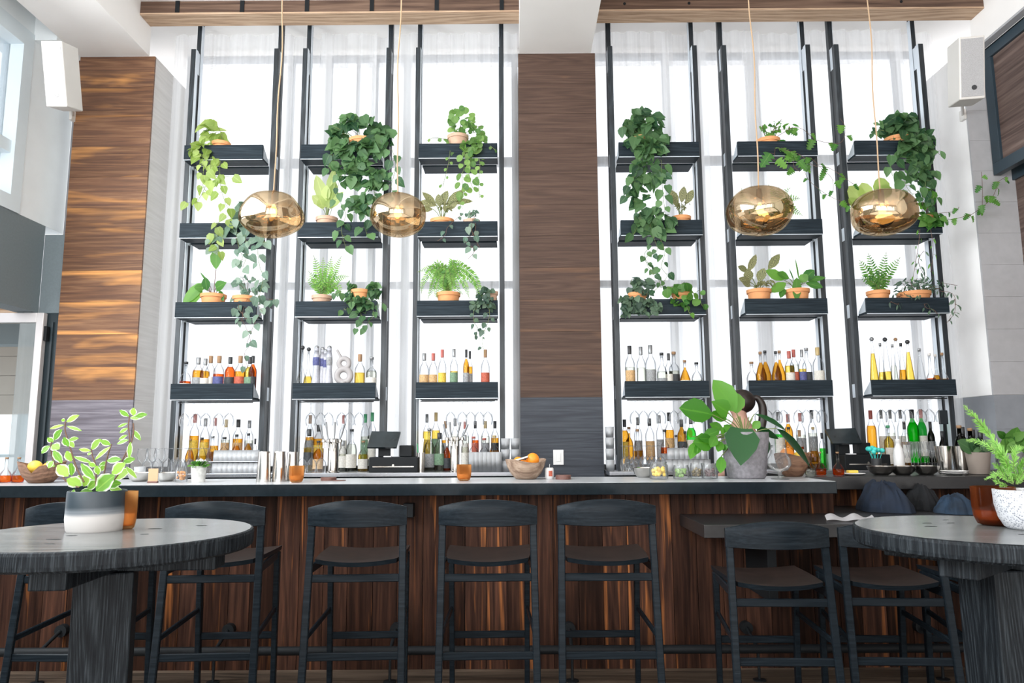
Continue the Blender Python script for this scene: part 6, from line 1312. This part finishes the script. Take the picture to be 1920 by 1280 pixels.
# kraft card in a stand
R = root('card_stand', (xat(287, 4.46, 1.1), 4.46, BT), 'small kraft card standing on the bar by glasses', 'card'); x, y, z = R.location
bm = NB(); box(bm, x-.030, x+.030, y-.012, y+.012, z, z+.010, bev=.002); obj('stand_base', bm, M['leather'], R)
bm = NB(); box(bm, x-.029, x+.029, y-.002, y+.002, z+.008, z+.085); obj('card', bm, M['card'], R)
# plates, white flask bottle, potted plant at the right end
def plate(px, Y, r, n, label):
    x = xat(px, Y, BT)
    for i in range(n):
        bm = NB(); lathe(bm, [(0, 0), (r*.6, 0), (r, .012), (r*.98, .014), (r*.58, .005), (0, .005)], 28, (x, Y, BT+.001+i*.012)); tag(obj('plate', bm, M['white'], None, True), label + (', %s from bottom' % ORD[i] if n > 1 else ''), 'plate')
plate(1600, 4.90, .075, 1, 'white plate with orange sponge on right bar'); plate(1790, 4.92, .085, 2, 'white plate stacked before shaker tins')
p = (xat(1598, 4.90, 1.1), 4.90, BT+.016); bm = NB(); box(bm, p[0]-.032, p[0]+.032, p[1]-.02, p[1]+.02, p[2], p[2]+.018, bev=.004); tag(obj('sponge', bm, M['lemon']), 'yellow orange sponge on a white plate', 'sponge')
x = xat(1686, 5.2, 1.15); bm = NB(); lathe(bm, [(0, 0), (.034, 0), (.036, .006), (.036, .12), (.030, .165), (.016, .195), (.016, .21), (.018, .212), (.018, .235), (0, .236)], 24, (x, 5.2, BT)); tag(obj('flask_bottle', bm, M['white'], None, True), 'white insulated bottle beside right register', 'bottle')
# turquoise sponge cloth cup
R = root('garnish_cup', (xat(1642, 5.3, 1.2), 5.30, BT), 'cup of turquoise and green picks by right register', 'cup'); x, y, z = R.location
bm = NB(); lathe(bm, [(0, 0), (.030, 0), (.034, .10), (.031, .10), (.027, .008), (0, .008)], 20, (x, y, z)); obj('cup', bm, M['cap_k'], R, True)
g = random.Random(12)
for k in range(7):
    bm = NB(); a = g.uniform(0, 6.28); e = Vector((x+.05*math.cos(a), y+.03*math.sin(a), z+.16+g.uniform(-.02, .02))); tube(bm, [(x, y, z+.02), e], .002, 5); bmesh.ops.create_icosphere(bm, subdivisions=2, radius=.018, matrix=Matrix.Translation(e)); obj('pick', bm, M['turq'], R, True)
# ------------------------------------------------------------------ wine bottles + plants at far right end
for k, (px, dx) in enumerate(((1803, 0), (1812, 0), (1823, 0), (1831, 0), (1842, 0))):
    bottle(xat(px, 5.22+.05*(k % 2), 1.3), 5.24+.07*(k % 2), BT, 'wine', .036, .33-.01*k, None, None, 'cap_c' if k in (0, 2) else 'cap_k', 'dark wine bottle, %s from left behind taupe pot' % ORD[k], 'wine bottles at the right end', .5, 'drkglass', captype='cap' if k in (0, 2) else 'capsule', name='wine_bottle')
mkplant('potted_plant', 'broad-leaved plant in taupe pot at right end of bar', 1833, 42, 0, 'lf_dark', poth=.145, potmat='taupe', Yp=5.0, potbase=BT, seed=41, rimh=.0, taper=.78, group=None,
        bushes=[(1838, 838, 20, 8, 18, 14, 'oval')], extra=[((1828, 848), (1800, 828), 22, 'oval'), ((1835, 846), (1822, 826), 20, 'oval'), ((1842, 846), (1860, 828), 18, 'oval')])
mkplant('potted_plant', 'veined broad-leaved plant in dark pot at right edge', 1893, 44, 0, 'lf_mid', poth=.14, potmat='greyclay', Yp=4.95, potbase=BT, seed=42, rimh=.0, taper=.7, group=None,
        bushes=[(1900, 830, 20, 16, 12, 22, 'oval')], extra=[((1890, 848), (1908, 806), 30, 'oval'), ((1895, 850), (1882, 826), 22, 'oval'), ((1905, 846), (1925, 812), 26, 'oval')])
R = root('straw_cup', (xat(1880, 5.25, 1.2), 5.25, BT), 'cup of white straws at right end of bar', 'cup'); x, y, z = R.location
bm = NB(); lathe(bm, [(0, 0), (.045, 0), (.048, .12), (.045, .12), (.04, .008), (0, .008)], 20, (x, y, z)); obj('cup', bm, M['glass'], R, True)
for k in range(22):
    a = g.uniform(0, 6.28); u = g.uniform(0, .035); bm = NB(); tube(bm, [(x+u*.6*math.cos(a), y+u*.6*math.sin(a), z+.012), (x+u*1.2*math.cos(a), y+u*1.2*math.sin(a), z+.20+g.uniform(-.01, .01))], .003, 5); obj('straw', bm, M['white'], R)
# card reader on an arm by the rightmost post
v = at(1768, 782, 5.80); R = root('wall_tablet', (v.x, 5.80, v.z-.05), 'small black tablet on stand by rightmost post', 'tablet')
bm = NB(); box(bm, v.x-.035, v.x+.035, 5.79, 5.805, v.z-.055, v.z+.055, bev=.004, M4=None); obj('tablet', bm, M['screen'], R); bm = NB(); tube(bm, [(v.x+.01, 5.808, v.z-.04), (v.x+.03, 5.86, 1.2), (v.x+.03, 5.93, CT+.002)], .008, 8); obj('tablet_stand', bm, M['black'], R)
# ------------------------------------------------------------------ jackets and menu on the drop counter
def jacket(px, py, wpx, hpx, Y, z, seed, mat, label, name='denim_jacket', dep=.15, pk=0.0):
    """a garment dropped in a heap: a folded sheet, peak offset by pk"""
    c = at(px, py, Y); rx = wpx*Y/1370./2; h = hpx*Y/1370.; bm = NB(); nu, nv = 70, 40; rows = []
    for j in range(nv+1):
        v = -1+2*j/nv; row = []
        for i in range(nu+1):
            u = -1+2*i/nu; q = Vector((u*1.3+seed, v*1.1, seed*.7)); wv = noise.noise(q)*1.6
            rim = 1+.16*noise.noise(Vector((math.atan2(v, u)*1.3, seed, 0)))+.05*noise.noise(Vector((math.atan2(v, u)*5, seed, 3)))
            r_ = max(abs(u), abs(v)); k = (u*u+v*v)**.5; sq = (r_/k) if k > 1e-6 else 1
            X_ = u*sq*rim; Y_ = v*sq*rim
            e = max(0., 1-r_**3)**.6
            m_ = math.exp(-((u-pk)/.75)**2)
            fold = 1-abs(math.sin(3.1*u+2.3*v+wv*2.2+seed)); fold2 = 1-abs(math.sin(6.5*u-3.7*v+wv*3.1+seed*2))
            zz = e*(.30+.62*m_*(.75+.25*noise.noise(q*2)) + .13*fold**2+.06*fold2**3)
            row.append(bm.verts.new((c.x+rx*X_, Y+dep*Y_, z+.002+h*max(zz, 0))))
        rows.append(row)
    for a_, b_ in zip(rows, rows[1:]):
        for i in range(nu): bm.faces.new((a_[i], a_[i+1], b_[i+1], b_[i]))
    tag(obj(name, bm, mat, None, True), label, 'jacket', None)
LZ = .8722
jacket(1662, 960, 92, 62, 4.56, LZ, 3, M['denim'], 'crumpled dark blue denim jacket on drop counter', dep=.19, pk=-.25)
jacket(1728, 950, 66, 50, 4.66, LZ, 11, M['denim2'], 'black garment heaped between the two denim piles', 'dark_garment')
jacket(1790, 950, 72, 40, 4.40, LZ, 21, M['denimL2'], 'folded lighter blue denim on drop counter, right', 'folded_jeans', dep=.12)
bm = NB(); n = 16; c0 = onz(1570, 972, LZ); rows = []
for j in range(7):
    rows.append([bm.verts.new((c0.x-.13+.26*i/n+.01*j, 3.96+.17*j/6, LZ+.006+.012*(1+math.sin(i*.8))*(.3+j/8.5))) for i in range(n+1)])
for a, b in zip(rows, rows[1:]):
    for i in range(n): bm.faces.new((a[i], a[i+1], b[i+1], b[i]))
bmesh.ops.solidify(bm, geom=bm.faces[:], thickness=.0015)
tag(obj('paper_menu', bm, M['paper'], None, True), 'wavy white paper sheet on drop counter above low stool', 'paper')
# ================================================================== BARTENDER (seen over the bar, ponytail to the right)
HX, HY = 1.612, 5.25
def skinned(name, verts, edges, mat, parent, root_i=0, sub=2):
    me = bpy.data.meshes.new(name); me.from_pydata([Vector(v[:3])-Vector(parent.location) for v in verts], edges, [])
    o = bpy.data.objects.new(name, me); COL.objects.link(o); o.parent = parent; me.materials.append(mat)
    sk = o.modifiers.new('skin', 'SKIN'); sk.use_smooth_shade = True
    d = me.skin_vertices[0].data if me.skin_vertices else None
    if d is None:
        lay = me.attributes
    for i, v in enumerate(verts):
        d[i].radius = (v[3], v[4] if len(v) > 4 else v[3]); d[i].use_root = (i == root_i)
    sb_ = o.modifiers.new('subsurf', 'SUBSURF'); sb_.levels = sub; sb_.render_levels = sub
    return o
P_ = root('person', (HX, HY, 0), 'person with dark ponytail behind the bar, mostly hidden by plant', 'person')
x, y = HX, HY
BV = [(x, y, .93, .15, .11), (x, y, 1.08, .125, .095), (x, y, 1.22, .145, .10), (x, y, 1.34, .15, .085), (x, y, 1.405, .075, .065), (x-.004, y, 1.455, .048, .05), (x-.015, y, 1.51, .058, .062), (x-.022, y-.002, 1.565, .070, .082), (x-.012, y, 1.61, .055, .068),
      (x, y-.17, 1.35, .050), (x-.01, y-.21, 1.20, .042), (x-.02, y-.22, 1.09, .036), (x-.12, y-.20, 1.03, .029), (x-.21, y-.17, 1.01, .023), (x-.255, y-.16, 1.008, .024, .016),
      (x, y+.17, 1.35, .050), (x-.01, y+.21, 1.20, .042), (x-.02, y+.22, 1.09, .036), (x-.12, y+.20, 1.03, .029), (x-.21, y+.17, 1.01, .023), (x-.255, y+.16, 1.008, .024, .016),
      (x, y-.09, .84, .085), (x-.01, y-.10, .50, .058), (x, y-.10, .10, .040), (x-.10, y-.10, .035, .032),
      (x, y+.09, .84, .085), (x-.01, y+.10, .50, .058), (x, y+.10, .10, .040), (x-.10, y+.10, .035, .032)]
BE = [(0, 1), (1, 2), (2, 3), (3, 4), (4, 5), (5, 6), (6, 7), (7, 8), (3, 9), (9, 10), (10, 11), (11, 12), (12, 13), (13, 14), (3, 15), (15, 16), (16, 17), (17, 18), (18, 19), (19, 20), (0, 21), (21, 22), (22, 23), (23, 24), (0, 25), (25, 26), (26, 27), (27, 28)]
nose = [(x-.105, y, 1.535, .010), (x-.098, y, 1.50, .014)]
i0 = len(BV); BV += [(x-.085, y, 1.54, .016), (x-.103, y, 1.522, .011)]; BE += [(7, i0), (i0, i0+1)]
for side, hi_ in ((-1, 14), (1, 20)):
    hx, hy, hz = BV[hi_][:3]
    for f in range(4):
        o_ = (f-1.5)*.019; i0 = len(BV); L = (.062, .074, .070, .054)[f]
        BV += [(hx-.035, hy+o_, hz, .0085), (hx-.035-L*.45, hy+o_*1.15, hz-.006, .008), (hx-.035-L*.8, hy+o_*1.2, hz-.022, .007)]; BE += [(hi_, i0), (i0, i0+1), (i0+1, i0+2)]
    i0 = len(BV); s_ = -side; BV += [(hx-.004, hy+s_*.034, hz-.004, .010), (hx-.03, hy+s_*.052, hz-.012, .009)]; BE += [(hi_, i0), (i0, i0+1)]
body = skinned('body', BV, BE, M['skin'], P_)
# head detail: eyes, mouth, ears
for s_ in (-1, 1):
    bm = NB(); bmesh.ops.create_icosphere(bm, subdivisions=2, radius=.011, matrix=Matrix.Translation((x-.085, y+s_*.031, 1.562))); obj('eye', bm, M['white'], P_, True)
    bm = NB(); bmesh.ops.create_icosphere(bm, subdivisions=2, radius=.02); bmesh.ops.transform(bm, matrix=Matrix.Translation((x-.005, y+s_*.076, 1.55)) @ Matrix.Diagonal((.7, .35, 1.4, 1)), verts=bm.verts); obj('ear', bm, M['skin'], P_, True)
bm = NB(); bmesh.ops.create_icosphere(bm, subdivisions=2, radius=.02); bmesh.ops.transform(bm, matrix=Matrix.Translation((x-.088, y, 1.493)) @ Matrix.Diagonal((.3, 1.0, .3, 1)), verts=bm.verts); obj('mouth', bm, M['lab_r'], P_, True)
# hair cap and ponytail
bm = NB(); bmesh.ops.create_icosphere(bm, subdivisions=4, radius=1)
for v in bm.verts:
    p = v.co; k = 1+.03*noise.noise(Vector((p.x*3, p.y*3, p.z*9)))
    if p.x < -.35 and p.z < .55: k *= .86
    v.co = Vector((x+.008+p.x*.098*k, y+p.y*.086*k, 1.575+p.z*(.090 if p.z > 0 else .085)*k))
obj('hair', bm, M['hair'], P_, True)
bm = NB(); tube(bm, smooth_path([Vector((x+.085, y, 1.60)), Vector((x+.125, y, 1.60)), Vector((x+.155, y, 1.55)), Vector((x+.158, y, 1.47)), Vector((x+.14, y, 1.38)), Vector((x+.125, y, 1.31))], 4), [.014+.016*math.sin(min(1, i/20.)*2.6) for i in range(21)], 10); obj('ponytail', bm, M['hair'], P_, True)
# black sleeveless top and trousers
TV = [(x, y, .90, .158, .118), (x, y, 1.08, .136, .104), (x, y, 1.22, .154, .108), (x, y, 1.33, .150, .09), (x, y, 1.375, .10, .075)]
skinned('top', TV, [(0, 1), (1, 2), (2, 3), (3, 4)], M['blackcloth'], P_)
TV = [(x, y, .90, .162, .124), (x, y-.09, .82, .094), (x-.01, y-.10, .50, .068), (x, y-.10, .12, .055), (x, y+.09, .82, .094), (x-.01, y+.10, .50, .068), (x, y+.10, .12, .055)]
skinned('trousers', TV, [(0, 1), (1, 2), (2, 3), (0, 4), (4, 5), (5, 6)], M['blackcloth'], P_)
